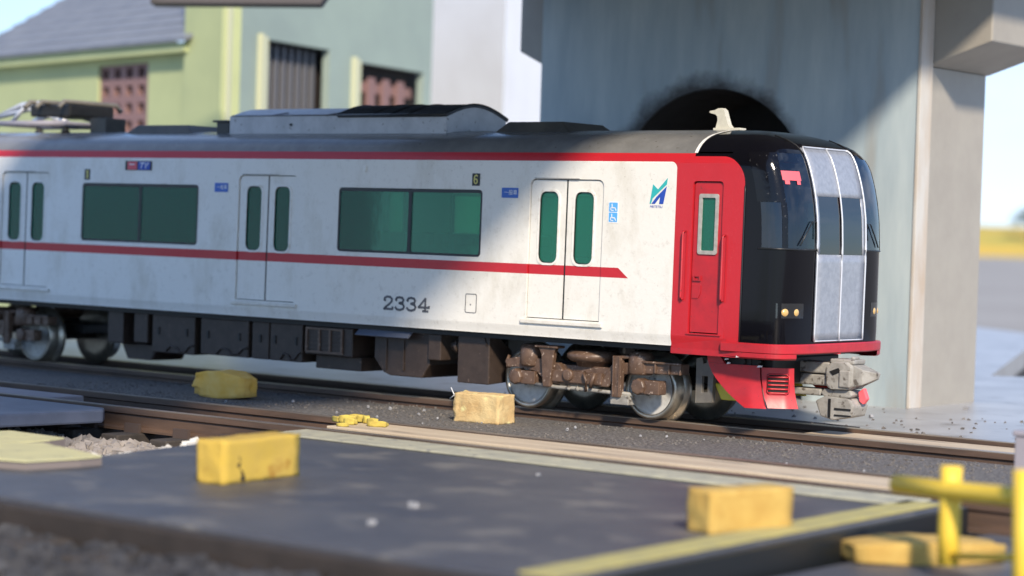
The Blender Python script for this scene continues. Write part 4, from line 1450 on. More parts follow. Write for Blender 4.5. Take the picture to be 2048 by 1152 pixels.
p6 = small_plate('seat_plate', -1.755, -1.615, 3.125, 3.30, 'rubber')
obj('numeral', digits('6', -1.725, 3.155, 0.09, 0.12, 0.1, 0.020, 0.0085), 'printyellow', p6, fix=False)
p1 = small_plate('seat_plate', -10.0, -9.87, 3.12, 3.295, 'rubber')
obj('numeral', digits('1', -9.97, 3.15, 0.09, 0.12, 0.1, 0.035, 0.0085), 'printyellow', p1, fix=False)
for x0 in (-1.21, -6.935):
    p = small_plate('class_plate', x0, x0 + 0.29, 2.965, 3.105, 'blueplate', k=0.008)
    text_mesh('一般車', 'plate_lettering', 'printwhite', x0 + 0.045, 3.012, 0.078, p, 0.0105)
ds = small_plate('destination_board', -9.02, -8.39, 3.285, 3.435, 'rubber')
small_plate('service_panel', -8.96, -8.74, 3.295, 3.425, 'pink', 0.009, parent=ds, th=0.004)
small_plate('route_panel', -8.71, -8.43, 3.295, 3.425, 'navy', 0.009, parent=ds, th=0.004)
mb = MB()
for a, b in (((-8.66, 3.40), (-8.56, 3.40)), ((-8.60, 3.41), (-8.64, 3.32)), ((-8.53, 3.41), (-8.53, 3.32)), ((-8.50, 3.36), (-8.47, 3.41)), ((-8.91, 3.38), (-8.80, 3.38))):
    mb.ribbon([a, b], 0.016, pr(0.0115), 0, 0.001)
obj('board_lettering', mb, 'printwhite', ds, fix=False)
st = small_plate('wheelchair_sticker', 0.635, 0.80, 2.655, 2.945, 'printwhite', 0.004, th=0.003)
for z0 in (2.67, 2.805):
    small_plate('pictogram', 0.648, 0.787, z0, z0 + 0.125, 'skyblue', 0.0065, parent=st, th=0.003)
for z0 in (2.67, 2.805):
    mb = MB()
    mb.ribbon([(0.695, z0 + .105), (0.70, z0 + .055), (0.745, z0 + .055), (0.765, z0 + .02)], 0.014, pr(0.009), 0, 0.001)
    mb.ribbon([(0.685, z0 + .06), (0.675, z0 + .035), (0.69, z0 + .018), (0.72, z0 + .018)], 0.012, pr(0.009), 0, 0.001)
    obj('pictogram_figure', mb, 'printwhite', st, fix=False)
# company emblem: teal and blue strokes forming an M
eg = lambda x, y: (1.305 + (x - 968) / 105 * 0.275, 2.925 + (300 - y) / 137 * 0.345)
em = None
for nm, pts, m in (('emblem_teal', [(968, 300), (985, 197), (1016, 224), (1073, 163), (1069, 197), (1000, 258), (985, 272), (976, 300)], 'teal'),
                   ('emblem_blue', [(979, 300), (1008, 264), (1069, 207), (1051, 300), (1026, 300), (1031, 262), (1000, 300)], 'navy')):
    mb = MB()
    mb.prism([eg(*p) for p in pts], lambda a, b: pr(0.005)(a, b, 0), lambda a, b: pr(0.005)(a, b, 0.003))
    o = obj(nm, mb, m, em or car)
    em = em or o
text_mesh('MEITETSU', 'emblem_lettering', 'navy', 1.312, 2.872, 0.046, em, 0.005)
# access hatch and roof-side lamp
mb = MB()
mb.plate(rrect(-1.80, -1.59, 1.325, 1.60, 0.03), [rrect(-1.788, -1.602, 1.337, 1.588, 0.022)], pr(0.004), 0.003)
ht = obj('access_hatch', mb, 'printgrey', car, fix=False)
mb = MB()
mb.plate(rrect(-1.71, -1.69, 1.435, 1.455, 0.008), [], pr(0.006), 0.005)
obj('latch', mb, 'printgrey', ht)
mb = MB()
mb.plate(rrect(-3.83, -3.77, 3.30, 3.40, 0.02), [], pr(0.02), 0.019)
obj('marker_lamp', mb, 'whiterim', car, bevel=0.008)

# ------------------------------------------------------------------ interior
mb = MB()
mb.box(XR + 0.1, 1.98, -1.22, 1.22, 1.16, 1.42)
obj('interior_floor', mb, 'interior', car)
mb = MB()
mb.box(XR + 0.1, 1.98, -1.2, 1.2, 3.42, 3.46)
obj('interior_ceiling', mb, 'interior', car)
mb = MB()
mb.box(1.55, 1.60, -1.2, 1.2, 1.43, 3.41)
obj('interior_bulkhead', mb, 'interior', car)
seat_p = None
for (w0, w1) in WINS:
    k = 0
    x = w0 + 0.35
    while x < w1 - 0.1:
        for s in (-1, 1):
            if seat_p is None:
                mb = MB()
                mb.box(-0.06, 0.06, -0.46, 0.46, 0.35, 1.0)
                mb.box(-0.05, 0.42, -0.46, 0.46, 0.30, 0.44)
                mb.box(-0.07, 0.07, -0.42, -0.06, 0.85, 1.02)
                mb.box(-0.07, 0.07, 0.06, 0.42, 0.85, 1.02)
                o = seat_p = obj('seat', mb, 'seat', car, bevel=0.02)
            else:
                o = seat_p.copy()
                scene.collection.objects.link(o)
            o.location = (x, s * 0.70, 1.42)
        x += 0.85
mb = MB()

# ------------------------------------------------------------------ roof equipment
acx0, acx1 = -7.30, -2.80
ap = [(-0.70, 3.86), (-0.70, 4.175)] + [(-0.70 + 1.4 * k / 16, 4.175 + 0.155 * math.sin(math.pi * k / 16)) for k in range(1, 16)] + [(0.70, 4.175), (0.70, 3.86)]
mb = MB()
mb.yz(ap, acx0, acx1)
acu = obj('air_conditioner', mb, 'acgrey', car, bevel=0.012)
arc = [(-0.73 + 1.46 * k / 16, 4.172 + 0.178 * math.sin(math.pi * k / 16)) for k in range(17)]
for x0, x1, m in ((-4.95, -2.78, 'grille'),):
    mb = MB()
    mb.grid([[Vector((x, y, z)) for y, z in arc] for x in (x0, x1)])
    obj('grille_cover', mb, m, acu, solid=0.03)
    rib = None
    for k in range(27):
        x = x0 + (x1 - x0) * (k + 0.5) / 27
        if rib is None:
            mb = MB()
            mb.tube([(0, y, z + 0.008) for y, z in arc], 0.012, 4)
            rib = obj('grille_rib', mb, 'grille', acu)
            rib.location = (x, 0, 0)
        else:
            o = rib.copy()
            scene.collection.objects.link(o)
            o.location = (x, 0, 0)
    mb = MB()
    for x in (-4.94, -4.2, -3.85, -3.5, -2.79):
        mb.tube([(x, y * 1.01, z + 0.012) for y, z in arc], 0.018, 4)
    mb.tube([(-4.95, -0.735, 4.178), (-2.78, -0.735, 4.178)], 0.02, 5)
    obj('grille_frame', mb, 'rubber', acu)
mb = MB()
mb.tube([(-7.25, -0.705, 4.185), (-4.97, -0.705, 4.185)], 0.01, 4)
mb.tube([(-5.2, -0.705, 4.185), (-5.0, -0.6, 4.225)], 0.01, 4)
mb.tube([(-6.4, -0.705, 4.185), (-6.1, -0.6, 4.23)], 0.01, 4)
obj('seam', mb, 'printgrey', acu)
mb = MB()
mb.box(-5.97, -5.92, -0.715, -0.70, 4.02, 4.06)
obj('fixing', mb, 'rubber', acu)


def vent(x0, x1, m, h=0.135):
    mb = MB()
    v = [(x0, -0.62, 3.88), (x1, -0.62, 3.88), (x1, 0.62, 3.88), (x0, 0.62, 3.88), (x0 + 0.22, -0.5, 3.94 + h), (x1 - 0.28, -0.5, 3.94 + h), (x1 - 0.28, 0.5, 3.94 + h), (x0 + 0.22, 0.5, 3.94 + h)]
    mb.add(v, [(3, 2, 1, 0), (4, 5, 6, 7), (0, 1, 5, 4), (1, 2, 6, 5), (2, 3, 7, 6), (3, 0, 4, 7)])
    o = obj('roof_vent', mb, m, car, bevel=0.02)
    mb = MB()
    mb.box(x0 - 0.02, x1 + 0.02, -0.64, 0.64, 3.87, 3.915)
    obj('vent_base', mb, 'rubber', o)


vent(-2.02, -0.55, 'ventbrown')
vent(-9.9, -8.22, 'ventbrown', 0.12)
mb = MB()
mb.box(-7.68, -7.40, -0.62, -0.2, 3.88, 4.10)
mb.box(-7.74, -7.38, -0.66, -0.16, 4.09, 4.125)
obj('junction_box', mb, 'rubber', car, bevel=0.01)
mb = MB()
mb.box(-11.1, -10.7, -0.3, 0.15, 3.9, 4.2)
obj('arrester_box', mb, 'ventbrown', car, bevel=0.01)
# train radio antenna: hooked ivory fin on a foot plate
mb = MB()
mb.xz([(1.455, 3.96), (1.47, 4.03), (1.49, 4.10), (1.485, 4.155), (1.455, 4.185), (1.385, 4.20), (1.355, 4.215), (1.365, 4.235), (1.44, 4.245), (1.50, 4.27), (1.555, 4.272), (1.595, 4.24), (1.625, 4.15), (1.66, 4.05), (1.70, 4.005), (1.70, 3.96)], -0.05, 0.05)
an = obj('antenna', mb, 'ivory', car, bevel=0.016)
mb = MB()
mb.box(1.44, 1.88, -0.08, 0.08, 3.955, 4.0)
obj('antenna_foot', mb, 'ivory', an, bevel=0.01)

# pantograph, folded
pg = None
mb = MB()
for y in (-0.55, 0.55):
    mb.tube([(-13.5, y, 4.10), (-11.4, y, 4.10)], 0.055, 6)
for x in (-13.5, -12.4, -11.4):
    mb.tube([(x, -0.6, 4.10), (x, 0.6, 4.10)], 0.035, 6)
pg = obj('pantograph', mb, 'postgrey', car)
for x in (-13.4, -11.5):
    for y in (-0.5, 0.5):
        mb = MB()
        mb.lathe([(0.05, 0), (0.09, 0.03), (0.05, 0.06), (0.09, 0.09), (0.05, 0.12), (0.05, 0.16)], Matrix.Translation((x, y, 3.93)), 10)
        obj('insulator', mb, 'darkmetal', pg)
mb = MB()
for y in (-0.45, 0.45):
    mb.tube([(-11.5, y, 4.12), (-12.6, y * 0.8, 4.36), (-13.5, y, 4.20)], 0.045, 5)
    mb.tube([(-13.4, y, 4.22), (-12.9, y * 0.7, 4.44), (-12.2, y, 4.46)], 0.05, 5)
    mb.tube([(-13.0, y, 4.12), (-12.6, y, 4.44)], 0.04, 5)
obj('folding_arm', mb, 'chrome', pg)
mb = MB()
for x in (-12.35, -12.05, -11.45):
    mb.tube([(x, -0.70, 4.36), (x, -0.58, 4.47), (x, 0.58, 4.47), (x, 0.70, 4.36)], 0.045, 6)
obj('collector_head', mb, 'olive', pg)
mb = MB()
mb.box(-12.45, -11.4, -0.5, 0.5, 4.22, 4.43)
obj('spring_box', mb, 'darkmetal', pg, bevel=0.03)

# ------------------------------------------------------------------ underfloor
mb = MB()
mb.box(XR + 0.1, 3.1, -1.2, 1.2, 0.98, 1.15)
obj('underframe', mb, 'darkmetal', car)


def ubox(name, x0, x1, z0, z1, y0=-1.15, y1=-0.2, m='brown', bevel=0.015, parent=None):
    mb = MB()
    mb.box(x0, x1, y0, y1, z0, z1)
    return obj(name, mb, m, parent or car, bevel=bevel)


mb = MB()
mb.yz([(-1.15, 0.31), (-0.62, 0.34), (-0.62, 0.78), (-0.95, 1.0), (-1.15, 1.0)], -2.08, -1.50)
bx = obj('equipment_box', mb, 'brown', car, bevel=0.015)
mb = MB()
mb.tube([(-1.58, -1.155, 0.97), (-1.56, -1.16, 0.9), (-1.54, -1.155, 0.86)], 0.008, 5)
obj('hasp', mb, 'brown', bx)
mb = MB()
mb.cyl((-2.28, -1.0, 0.82), (-2.08, -1.0, 0.82), 0.075, 12)
mb.cyl((-2.22, -1.0, 0.82), (-2.16, -1.0, 0.82), 0.10, 12)
obj('air_valve', mb, 'brown', car)
ubox('equipment_box', -2.64, -2.40, 0.60, 0.98)
mb = MB()
mb.xz([(-3.74, 1.0), (-3.74, 0.56), (-3.55, 0.36), (-3.42, 0.32), (-2.80, 0.32), (-2.66, 0.52), (-2.66, 1.0)], -1.08, -0.25)
cb = obj('compressor_case', mb, 'brown', car, bevel=0.015)
for x in (-3.52, -3.18):
    mb = MB()
    mb.box(x, x + 0.035, -1.10, -1.081, 0.40, 0.85)
    obj('case_rib', mb, 'brown', cb, bevel=0.006)
mb = MB()
mb.yz([(-1.30, 0.90), (-1.26, 0.885), (-1.08, 1.03), (-1.10, 1.06)], -3.95, -2.93)
obj('sloping_cover', mb, 'bluepad', car, bevel=0.006)
gbx = ubox('resistor_box', -5.08, -4.12, 0.54, 0.97)
mb = MB()
mb.plate([(-5.06, 0.57), (-4.30, 0.57), (-4.30, 0.95), (-5.06, 0.95)], [[(-5.02, 0.60), (-4.80, 0.60), (-4.80, 0.92), (-5.02, 0.92)], [(-4.76, 0.60), (-4.58, 0.60), (-4.58, 0.92), (-4.76, 0.92)], [(-4.54, 0.60), (-4.34, 0.60), (-4.34, 0.92), (-4.54, 0.92)]], lambda a, b, d: (a, -1.18 + d, b), 0.029)
obj('grille_frame', mb, 'bogie', gbx, fix=False)
for j in range(5):
    mb = MB()
    mb.box(-5.03, -4.33, -1.165, -1.151, 0.63 + j * 0.06, 0.655 + j * 0.06)
    obj('grille_bar', mb, 'brown', gbx)
ubox('equipment_box', -4.98, -4.05, 0.33, 0.538, -1.02, -0.2)
for (x0, x1, z0) in ((-8.48, -7.50, 0.37), (-7.36, -6.30, 0.40), (-6.22, -5.86, 0.40), (-5.83, -5.15, 0.40)):
    b_ = ubox('equipment_box', x0, x1, z0, 0.98)
    for k in (0.16, 0.82) if x1 - x0 > 0.5 else (0.5,):
        xx = x0 + (x1 - x0) * k
        mb = MB()
        mb.box(xx - 0.02, xx + 0.02, -1.165, -1.151, 0.66, 0.78)
        obj('latch', mb, 'darkmetal', b_)
    if x1 - x0 > 0.6:
        mb = MB()
        mb.tube([(x0 + 0.35 * (x1 - x0), -1.16, z0 + 0.03), (x0 + 0.45 * (x1 - x0), -1.16, z0 + 0.12), (x0 + 0.6 * (x1 - x0), -1.16, z0 + 0.10), (x0 + .66 * (x1 - x0), -1.16, z0 + 0.04), (x0 + .8 * (x1 - x0), -1.16, z0 + 0.05), (x0 + .9 * (x1 - x0), -1.16, z0 + 0.14), (x1, -1.16, z0 + 0.15)], 0.016, 5)
        obj('conduit', mb, 'brown', b_)
ubox('equipment_box', -8.92, -8.60, 0.5, 0.98)
ubox('equipment_box', -9.55, -9.18, 0.46, 0.98)
mb = MB()
mb.xz([(-9.5, 0.46), (-8.6, 0.46), (-8.75, 0.2), (-9.35, 0.2)], -0.9, -0.2)
obj('air_tank', mb, 'brown', car, bevel=0.03)
mb = MB()
mb.box(-9.0, -2.2, 0.15, 1.1, 0.45, 0.98)
obj('far_side_equipment', mb, 'darkmetal', car, bevel=0.02)


# ------------------------------------------------------------------ bogies
def wheelset_wheel(s, parent):
    """wheel about its own axle, outer face towards s*y"""
    mtx = Matrix.Rotation(R(90), 4, 'X') if s < 0 else Matrix.Rotation(R(-90), 4, 'X')
    # local z -> outward
    mb = MB()
    mb.lathe([(0.10, 0.86), (0.10, 0.80), (0.16, 0.79), (0.32, 0.775), (0.36, 0.80)], mtx, 40)
    w = obj('wheel', mb, 'wheel', parent)
    mb = MB()
    mb.lathe([(0.355, 0.77), (0.36, 0.812), (0.405, 0.812), (0.425, 0.80), (0.430, 0.60), (0.445, 0.585), (0.51, 0.565), (0.515, 0.53), (0.50, 0.50), (0.3, 0.5)], mtx, 48)
    t = obj('tyre', mb, 'tyre', w)
    return w, t


def copy_obj(o, parent, loc=None):
    c = o.copy()
    scene.collection.objects.link(c)
    c.parent = parent
    if loc is not None:
        c.location = loc
    return c


def side_frame(s):
    """list of (name, MB, material) in bogie space, near side for s = -1"""
    Yo = 1.14
    Y = lambda d: s * (Yo - d)
    out = []
    def bxm(x0, x1, d0, d1, z0, z1):
        m = MB()
        a, b = sorted((Y(d0), Y(d1)))
        m.box(x0, x1, a, b, z0, z1)
        return m
    m = MB()
    m.xz([(-1.25, 0.70), (-1.02, 0.74), (-0.62, 0.74), (-0.42, 0.56), (0.42, 0.56), (0.62, 0.76), (1.02, 0.78), (1.72, 0.80), (1.72, 0.66), (1.05, 0.64), (0.72, 0.60),
          (0.50, 0.42), (-0.50, 0.40), (-0.72, 0.56), (-1.05, 0.60), (-1.25, 0.58)], Y(0.06), Y(0.26))
    out.append(('side_frame', m, 'bogie'))
    m = MB()
    for x in (1.10, 1.30, 1.52, 1.70):
        a, b = sorted((Y(0.03), Y(0.06)))
        m.box(x, x + 0.03, a, b, 0.655, 0.80)
    a, b = sorted((Y(0.02), Y(0.06)))
    m.box(1.0, 1.74, a, b, 0.785, 0.815)
    out.append(('frame_rib', m, 'bogie'))
    # spring cans at both axles
    for x in (-0.86, 1.0):
        m = MB()
        m.lathe([(0.16, 0.0), (0.175, 0.03), (0.17, 0.24), (0.15, 0.29), (0.10, 0.31)], Matrix.Translation((x, Y(0.16), 0.62)), 20)
        out.append(('spring_can', m, 'bogie'))
    # axle boxes
    for x in (-1.03, 1.07):
        m = MB()
        m.lathe([(0.10, 0.0), (0.115, 0.03), (0.115, 0.20), (0.10, 0.225), (0.04, 0.23)], Matrix.Translation((x, Y(0.20), 0.465)) @ Matrix.Rotation(R(90) * (1 if s < 0 else -1), 4, 'X'), 8, smooth=False)
        a, b = sorted((Y(0.02), Y(0.20)))
        m.box(x + 0.08, x + 0.33, a, b, 0.37, 0.555)
        out.append(('axle_box', m, 'bogie'))
    # air spring
    m = MB()
    m.lathe([(0.10, -0.14), (0.24, -0.12), (0.26, -0.06), (0.33, -0.05), (0.385, 0.0), (0.385, 0.05), (0.33, 0.095), (0.20, 0.105), (0.001, 0.11)], Matrix.Translation((0.12, Y(0.30), 0.79)), 32)
    out.append(('air_spring', m, 'bogie'))
    # bolster, anchors, brackets
    m = bxm(-0.40, 0.46, 0.0, 0.10, 0.44, 0.60)
    a, b = sorted((Y(0.10), Y(0.5)))
    m.box(-0.36, 0.55, a, b, 0.55, 0.68)
    m.xz([(-0.62, 0.52), (-0.42, 0.70), (-0.30, 0.70), (-0.16, 0.56), (-0.30, 0.42), (-0.5, 0.42)], Y(0.02), Y(0.12))
    m.xz([(0.38, 0.42), (0.55, 0.62), (0.66, 0.70), (0.72, 0.62), (0.56, 0.42)], Y(0.02), Y(0.12))
    out.append(('bolster', m, 'bogie'))
    m = MB()
    m.xz([(-0.62, 0.92), (-0.30, 0.92), (-0.34, 0.84), (-0.40, 0.36), (-0.52, 0.36), (-0.56, 0.80)], Y(-0.03), Y(0.05))
    a, b = sorted((Y(-0.06), Y(0.12)))
    m.box(-0.66, -0.26, a, b, 0.90, 0.935)
    out.append(('hanger_bracket', m, 'bogie'))
    m = bxm(0.655, 0.80, -0.03, 0.06, 0.30, 0.86)
    a, b = sorted((Y(-0.045), Y(-0.03)))
    for x in (0.67, 0.765):
        m.box(x, x + 0.022, a, b, 0.30, 0.86)
    m2 = bxm(0.62, 0.92, 0.0, 0.16, 0.20, 0.33)
    out.append(('brake_hanger', m, 'bogie'))
    out.append(('brake_block', m2, 'coupler'))
    m = MB()
    m.lathe([(0.085, 0.0), (0.085, 0.05), (0.06, 0.06)], Matrix.Translation((-0.10, Y(0.02), 0.545)) @ Matrix.Rotation(R(90) * (1 if s < 0 else -1), 4, 'X'), 14)
    out.append(('pivot_cap', m, 'bogie'))
    m = MB()
    m.tube([(0.18, Y(0.0), 0.60), (0.20, Y(-0.05), 0.58), (0.25, Y(-0.06), 0.50), (0.24, Y(-0.05), 0.40), (0.22, Y(-0.02), 0.35)], 0.022, 6)
    out.append(('damper', m, 'bogie'))
    m = MB()
    m.tube([(0.36, Y(-0.02), 0.60), (0.33, Y(-0.04), 0.48), (0.30, Y(-0.02), 0.40)], 0.03, 6)
    out.append(('damper', m, 'bogie'))
    m = MB()
    m.tube([(-0.72, Y(0.06), 0.375), (-0.3, Y(0.04), 0.36), (0.0, Y(0.045), 0.365), (0.45, Y(0.04), 0.355), (0.95, Y(0.05), 0.35)], 0.03, 6)
    for x in (-0.1, 0.05, 0.22):
        m.lathe([(0.001, -0.04), (0.04, 0.0), (0.001, 0.04)], Matrix.Translation((x, Y(0.02), 0.365)), 8)
    out.append(('equaliser_rod', m, 'coupler'))
    m = MB()
    m.tube([(0.62, Y(0.05), 0.83), (0.80, Y(0.02), 0.845), (0.92, Y(0.06), 0.86)], 0.03, 6)
    m.tube([(-1.22, Y(0.1), 0.75), (-1.25, Y(0.08), 0.66), (-1.21, Y(0.08), 0.58)], 0.025, 6)
    out.append(('brake_pipe', m, 'bogie'))
    return out


bogie_src = None
for bx_ in (0.0, -12.85):
    frame = MB()
    frame.box(-0.5, 0.6, -0.85, 0.85, 0.48, 0.70)
    frame.box(-1.3, 1.75, -0.3, 0.3, 0.50, 0.66)
    bg_ = obj('bogie', frame, 'darkmetal', car, bevel=0.02)
    bg_.location = (bx_, 0, 0)
    if bogie_src is None:
        bogie_src = []
        for s in (-1, 1):
            for nm, m_, mt_ in side_frame(s):
                bogie_src.append(obj(nm, m_, mt_, bg_, bevel=0.01 if nm not in ('air_spring', 'spring_can', 'damper', 'equaliser_rod', 'brake_pipe') else 0))
        for x in (-1.05, 1.05):
            for s in (-1, 1):
                mtx = Matrix.Rotation(R(90), 4, 'X') if s < 0 else Matrix.Rotation(R(-90), 4, 'X')
                mb = MB()
                mb.lathe([(0.10, 0.86), (0.10, 0.80), (0.16, 0.79), (0.32, 0.775), (0.36, 0.80), (0.36, 0.7)], mtx, 40)
                w = obj('wheel', mb, 'wheel', bg_)
                w.location = (x, 0, 0.43)
                mb = MB()
                mb.lathe([(0.355, 0.77), (0.36, 0.815), (0.40, 0.815), (0.425, 0.80), (0.430, 0.645), (0.44, 0.625), (0.50, 0.60), (0.505, 0.56), (0.49, 0.53), (0.3, 0.53)], mtx, 48)
                t = obj('tyre', mb, 'tyre', bg_)
                t.location = (x, 0, 0.43)
                bogie_src += [w, t]
            mb = MB()
            mb.cyl((x, -0.8, 0.43), (x, 0.8, 0.43), 0.07, 12)
            bogie_src.append(obj('axle', mb, 'darkmetal', bg_))
    else:
        for o in bogie_src:
            copy_obj(o, bg_)

# ------------------------------------------------------------------ front skirt, coupler
SK = [(2.12, -1.12), (2.5, -1.12), (2.8, -1.09), (3.0, -1.02), (3.2, -0.88), (3.42, -0.62)]
LEN = [0.0]
for a, b in zip(SK, SK[1:]):
    LEN.append(LEN[-1] + (Vector(b) - Vector(a)).length)


def skirt_pt(t, z, off, s):
    """t metres along the skirt's plan line"""
    for i in range(len(SK) - 1):
        if t <= LEN[i + 1] or i == len(SK) - 2:
            k = (t - LEN[i]) / (LEN[i + 1] - LEN[i])
            p = Vector(SK[i]).lerp(Vector(SK[i + 1]), k)
            d = (Vector(SK[i + 1]) - Vector(SK[i])).normalized()
            n = Vector((d.y, -d.x))
            flare = 0.06 * max(0, (0.62 - z) / 0.3) ** 2
            p = p + n * (off + flare)
            return Vector((p.x, p.y if s < 0 else -p.y, z))


def skirt_patch(outline, s, th):
    """outline: list of (t0, t1) rows with z; grid strip"""
    rows0, rows1 = [], []
    for z, ta, tb in outline:
        rows0.append([skirt_pt(ta + (tb - ta) * k / 12, z, 0.0, s) for k in range(13)])
        rows1.append([skirt_pt(ta + (tb - ta) * k / 12, z, -th, s) for k in range(13)])
    mb = MB()
    mb.grid(rows0)
    mb.grid(rows1)
    n, m_ = len(rows0), 13
    ring0 = rows0[0] + [r[-1] for r in rows0[1:]] + list(reversed(rows0[-1]))[1:] + [r[0] for r in reversed(rows0[:-1])][:-1]
    ring1 = rows1[0] + [r[-1] for r in rows1[1:]] + list(reversed(rows1[-1]))[1:] + [r[0] for r in reversed(rows1[:-1])][:-1]
    k = len(ring0)
    mb.add(ring0 + ring1, [(i, (i + 1) % k, k + (i + 1) % k, k + i) for i in range(k)])
    return mb


for s in (-1, 1):
    cut = lambda z: 0.03 + 0.62 * (max(0.0, (0.97 - z)) / 0.66) ** 1.9
    zz = [0.31, 0.36, 0.42, 0.50, 0.58, 0.66, 0.74, 0.82, 0.86]
    mb = skirt_patch([(z, cut(z), 0.81 + 0.10 * ((0.86 - z) / 0.55) ** 2) for z in zz], s, 0.05)
    sk = obj('skirt_plate', mb, 'red', car)
    mb = skirt_patch([(0.862, cut(0.86), 0.30), (0.92, cut(0.92), 0.26), (0.975, cut(0.975), 0.20)], s, 0.05)
    obj('skirt_lug', mb, 'red', sk)
    mb = skirt_patch([(z, 0.83 + 0.10 * ((0.86 - z) / 0.55) ** 2, 1.26 + 0.05 * ((0.84 - z) / 0.5) ** 2) for z in (0.32, 0.38, 0.45, 0.52, 0.60, 0.68, 0.76, 0.84)], s, 0.05)
    sk2 = obj('skirt_front_plate', mb, 'red', car)
    mb = skirt_patch([(z, 0.91, 1.19) for z in (0.50, 0.58, 0.66, 0.76)], s, 0.004)
    for i in range(len(mb.v)):
        p = Vector(mb.v[i])
        mb.v[i] = tuple(p + Vector((0.7, s * 0.7, 0)) * 0.006)
    obj('louvre_opening', mb, 'soot', sk2)
    for j in range(5):
        z = 0.515 + j * 0.052
        mb = MB()
        mb.tube([skirt_pt(0.92 + 0.26 * k / 6, z, 0.012, s) for k in range(7)], 0.013, 5)
        obj('louvre_slat', mb, 'red', sk2)
    mb = MB()
    rim = [(0.94, 0.50), (1.16, 0.50), (1.19, 0.53), (1.19, 0.73), (1.16, 0.76), (0.94, 0.76), (0.91, 0.73), (0.91, 0.53)]
    mb.tube([skirt_pt(t, z, 0.008, s) for t, z in rim], 0.010, 5, closed=True)
    obj('louvre_rim', mb, 'red', sk2)
    # grey bracket plate ahead of the front wheel and the yellow lead behind it
    mb = MB()
    mb.plate([(1.86, 0.30), (2.12, 0.32), (2.14, 0.80), (2.10, 0.90), (2.04, 0.90), (2.02, 0.83), (1.97, 0.83), (1.94, 0.90), (1.86, 0.88)], [[(1.95, 0.44), (2.04, 0.45), (2.04, 0.66), (1.95, 0.66)]], lambda a, b, d: (a, s * (0.92 - d), b), 0.06)
    obj('bracket_plate', mb, 'olive', car, fix=False, bevel=0.008)
    mb = MB()
    a, b = sorted((s * 0.80, s * 0.97))
    mb.box(1.70, 2.15, a, b, 0.94, 1.0)
    obj('bracket_foot', mb, 'olive', car, bevel=0.02)
    mb = MB()
    a, b = sorted((s * 0.78, s * 0.86))
    mb.xz([(2.10, 0.58), (2.42, 0.56), (2.52, 0.36), (2.22, 0.36)], a, b)
    obj('cable_lead', mb, 'yellow_cable', car, bevel=0.015)
mb = MB()
mb.box(2.2, 3.0, -0.85, 0.85, 0.62, 0.97)
mb.box(2.35, 2.75, -1.0, -0.9, 0.80, 0.96)
obj('draft_box', mb, 'darkmetal', car, bevel=0.02)
mb = MB()
mb.cyl((2.62, -1.03, 0.90), (2.62, -0.9, 0.90), 0.06, 12)
mb.cyl((2.80, -0.98, 0.90), (2.80, -0.85, 0.90), 0.06, 12)
obj('jumper_socket', mb, 'darkmetal', car)

mb = MB()
mb.box(2.7, 3.44, -0.17, 0.17, 0.76, 0.91)
cp = obj('coupler', mb, 'coupler', car, bevel=0.02)
mb = MB()
mb.box(2.75, 3.44, -0.15, 0.15, 0.60, 0.745)
obj('drawbar', mb, 'coupler', cp, bevel=0.02)
mb = MB()
mb.box(2.8, 3.30, -0.13, 0.13, 0.46, 0.55)
obj('lower_bar', mb, 'coupler', cp, bevel=0.02)


def lump(c, r, seed, n=2, sq=0.7):
    """hand-painted casting: squarish rounded lump"""
    import bmesh
    bm = bmesh.new()
    bmesh.ops.create_cube(bm, size=2.0)
    bmesh.ops.subdivide_edges(bm, edges=bm.edges, cuts=5, use_grid_fill=True)
    for v in bm.verts:
        d = v.co.normalized() * 1.25
        q = v.co.lerp(d, 1 - sq)
        nz = noise.noise_vector(v.co * 1.9 + Vector((seed, 0, 0))) * 0.12
        q = q + nz
        v.co = Vector((c[0] + q.x * r[0], c[1] + q.y * r[1], c[2] + q.z * r[2]))
    mb = MB()
    bm.verts.index_update()
    mb.add([v.co for v in bm.verts], [[v.index for v in f.verts] for f in bm.faces], False)
    bm.free()
    return mb


mb = MB()
mb.xz([(3.40, 0.62), (3.46, 0.56), (3.74, 0.57), (3.80, 0.62), (3.80, 0.88), (3.72, 0.93), (3.48, 0.92), (3.40, 0.86)], -0.20, 0.20)
hd = obj('coupler_head', mb, 'coupler', cp, bevel=0.03)
mb = MB()
mb.xz([(3.47, 0.80), (3.60, 0.85), (3.63, 0.80), (3.52, 0.75)], -0.212, -0.19)
obj('head_recess', mb, 'darkmetal', hd)
mb = MB()
mb.box(3.62, 3.78, -0.225, -0.19, 0.60, 0.82)
obj('side_lug', mb, 'coupler', hd, bevel=0.015)
mb = MB()
mb.box(3.44, 3.80, -0.16, 0.16, 0.90, 0.965)
mb.box(3.70, 3.76, -0.08, 0.08, 0.96, 1.0)
obj('head_cap', mb, 'coupler', hd, bevel=0.02)
mb = MB()
mb.add([(3.78, -0.15, 0.90), (3.78, 0.15, 0.90), (3.78, 0.15, 0.60), (3.78, -0.15, 0.60), (4.06, 0.02, 0.80), (4.06, 0.10, 0.80), (4.04, 0.10, 0.72), (4.04, 0.02, 0.72), (3.92, -0.14, 0.84), (3.92, -0.14, 0.64)],
       [(0, 1, 5, 4, 8), (1, 2, 6, 5), (2, 3, 9, 7, 6), (3, 0, 8, 9), (8, 4, 7, 9), (4, 5, 6, 7), (0, 3, 2, 1)])
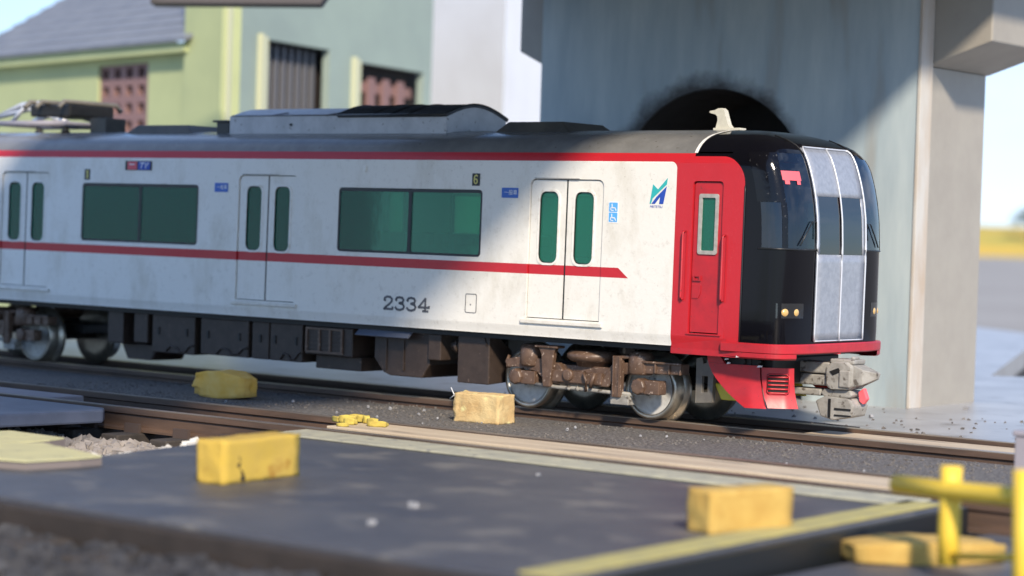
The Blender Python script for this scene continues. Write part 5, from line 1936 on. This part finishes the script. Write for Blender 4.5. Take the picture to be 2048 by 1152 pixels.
obj('knuckle', mb, 'coupler', hd, bevel=0.012)
mb = MB()
mb.xz([(3.35, 0.56), (3.75, 0.56), (3.78, 0.50), (3.74, 0.46), (3.36, 0.45), (3.30, 0.50)], -0.14, 0.14)
obj('hinge_block', mb, 'coupler', cp, bevel=0.02)
mb = MB()
mb.xz([(3.26, 0.40), (3.40, 0.47), (3.78, 0.45), (3.84, 0.36), (3.80, 0.22), (3.52, 0.16), (3.34, 0.20)], -0.20, 0.20)
el = obj('electric_coupler', mb, 'coupler', cp, bevel=0.025)
mb = MB()
mb.box(3.47, 3.50, -0.215, -0.19, 0.19, 0.44)
mb.box(3.56, 3.80, -0.212, -0.19, 0.30, 0.325)
mb.box(3.56, 3.80, -0.212, -0.19, 0.22, 0.24)
obj('cover_seam', mb, 'darkmetal', el)
mb = MB()
mb.xz([(3.80, 0.54), (3.88, 0.60), (3.94, 0.46), (3.88, 0.38), (3.82, 0.42)], -0.03, 0.05)
obj('hose_tap', mb, 'ledred', cp, bevel=0.015)
mb = MB()
mb.add([(3.46, -0.10, 1.02), (3.50, 0.02, 1.02), (3.48, -0.04, 1.14), (3.44, -0.04, 1.02)], [(0, 1, 2), (1, 3, 2), (3, 0, 2), (0, 3, 1)])
obj('bumper_tab', mb, 'red', car)

for k, (u, v, y) in enumerate(((1480, 688, -1.36), (1527, 690, -1.2), (1475, 712, -1.37), (1525, 714, -1.25), (1452, 718, -1.14), (1456, 726, -1.14), (1518, 733, -1.12))):
    p = px(u, v, 1, y - 0.03)
    mb = MB()
    w_, h_ = random.uniform(0.02, 0.035), random.uniform(0.012, 0.022)
    mb.xz([(p.x - w_, p.z - h_), (p.x + w_ * .8, p.z - h_ * .6), (p.x + w_, p.z + h_ * .7), (p.x - w_ * .3, p.z + h_)], p.y, p.y + 0.03)
    obj('paint_chip', mb, 'printwhite', car)

# dark notch mark of the stained bar is a cut: thin dark slit piece belongs to it
bar = [o for o in scene.objects if o.get('label', '').startswith('stained yellow foam')][0]
so = obj('notch', nt_, 'hole', bar)
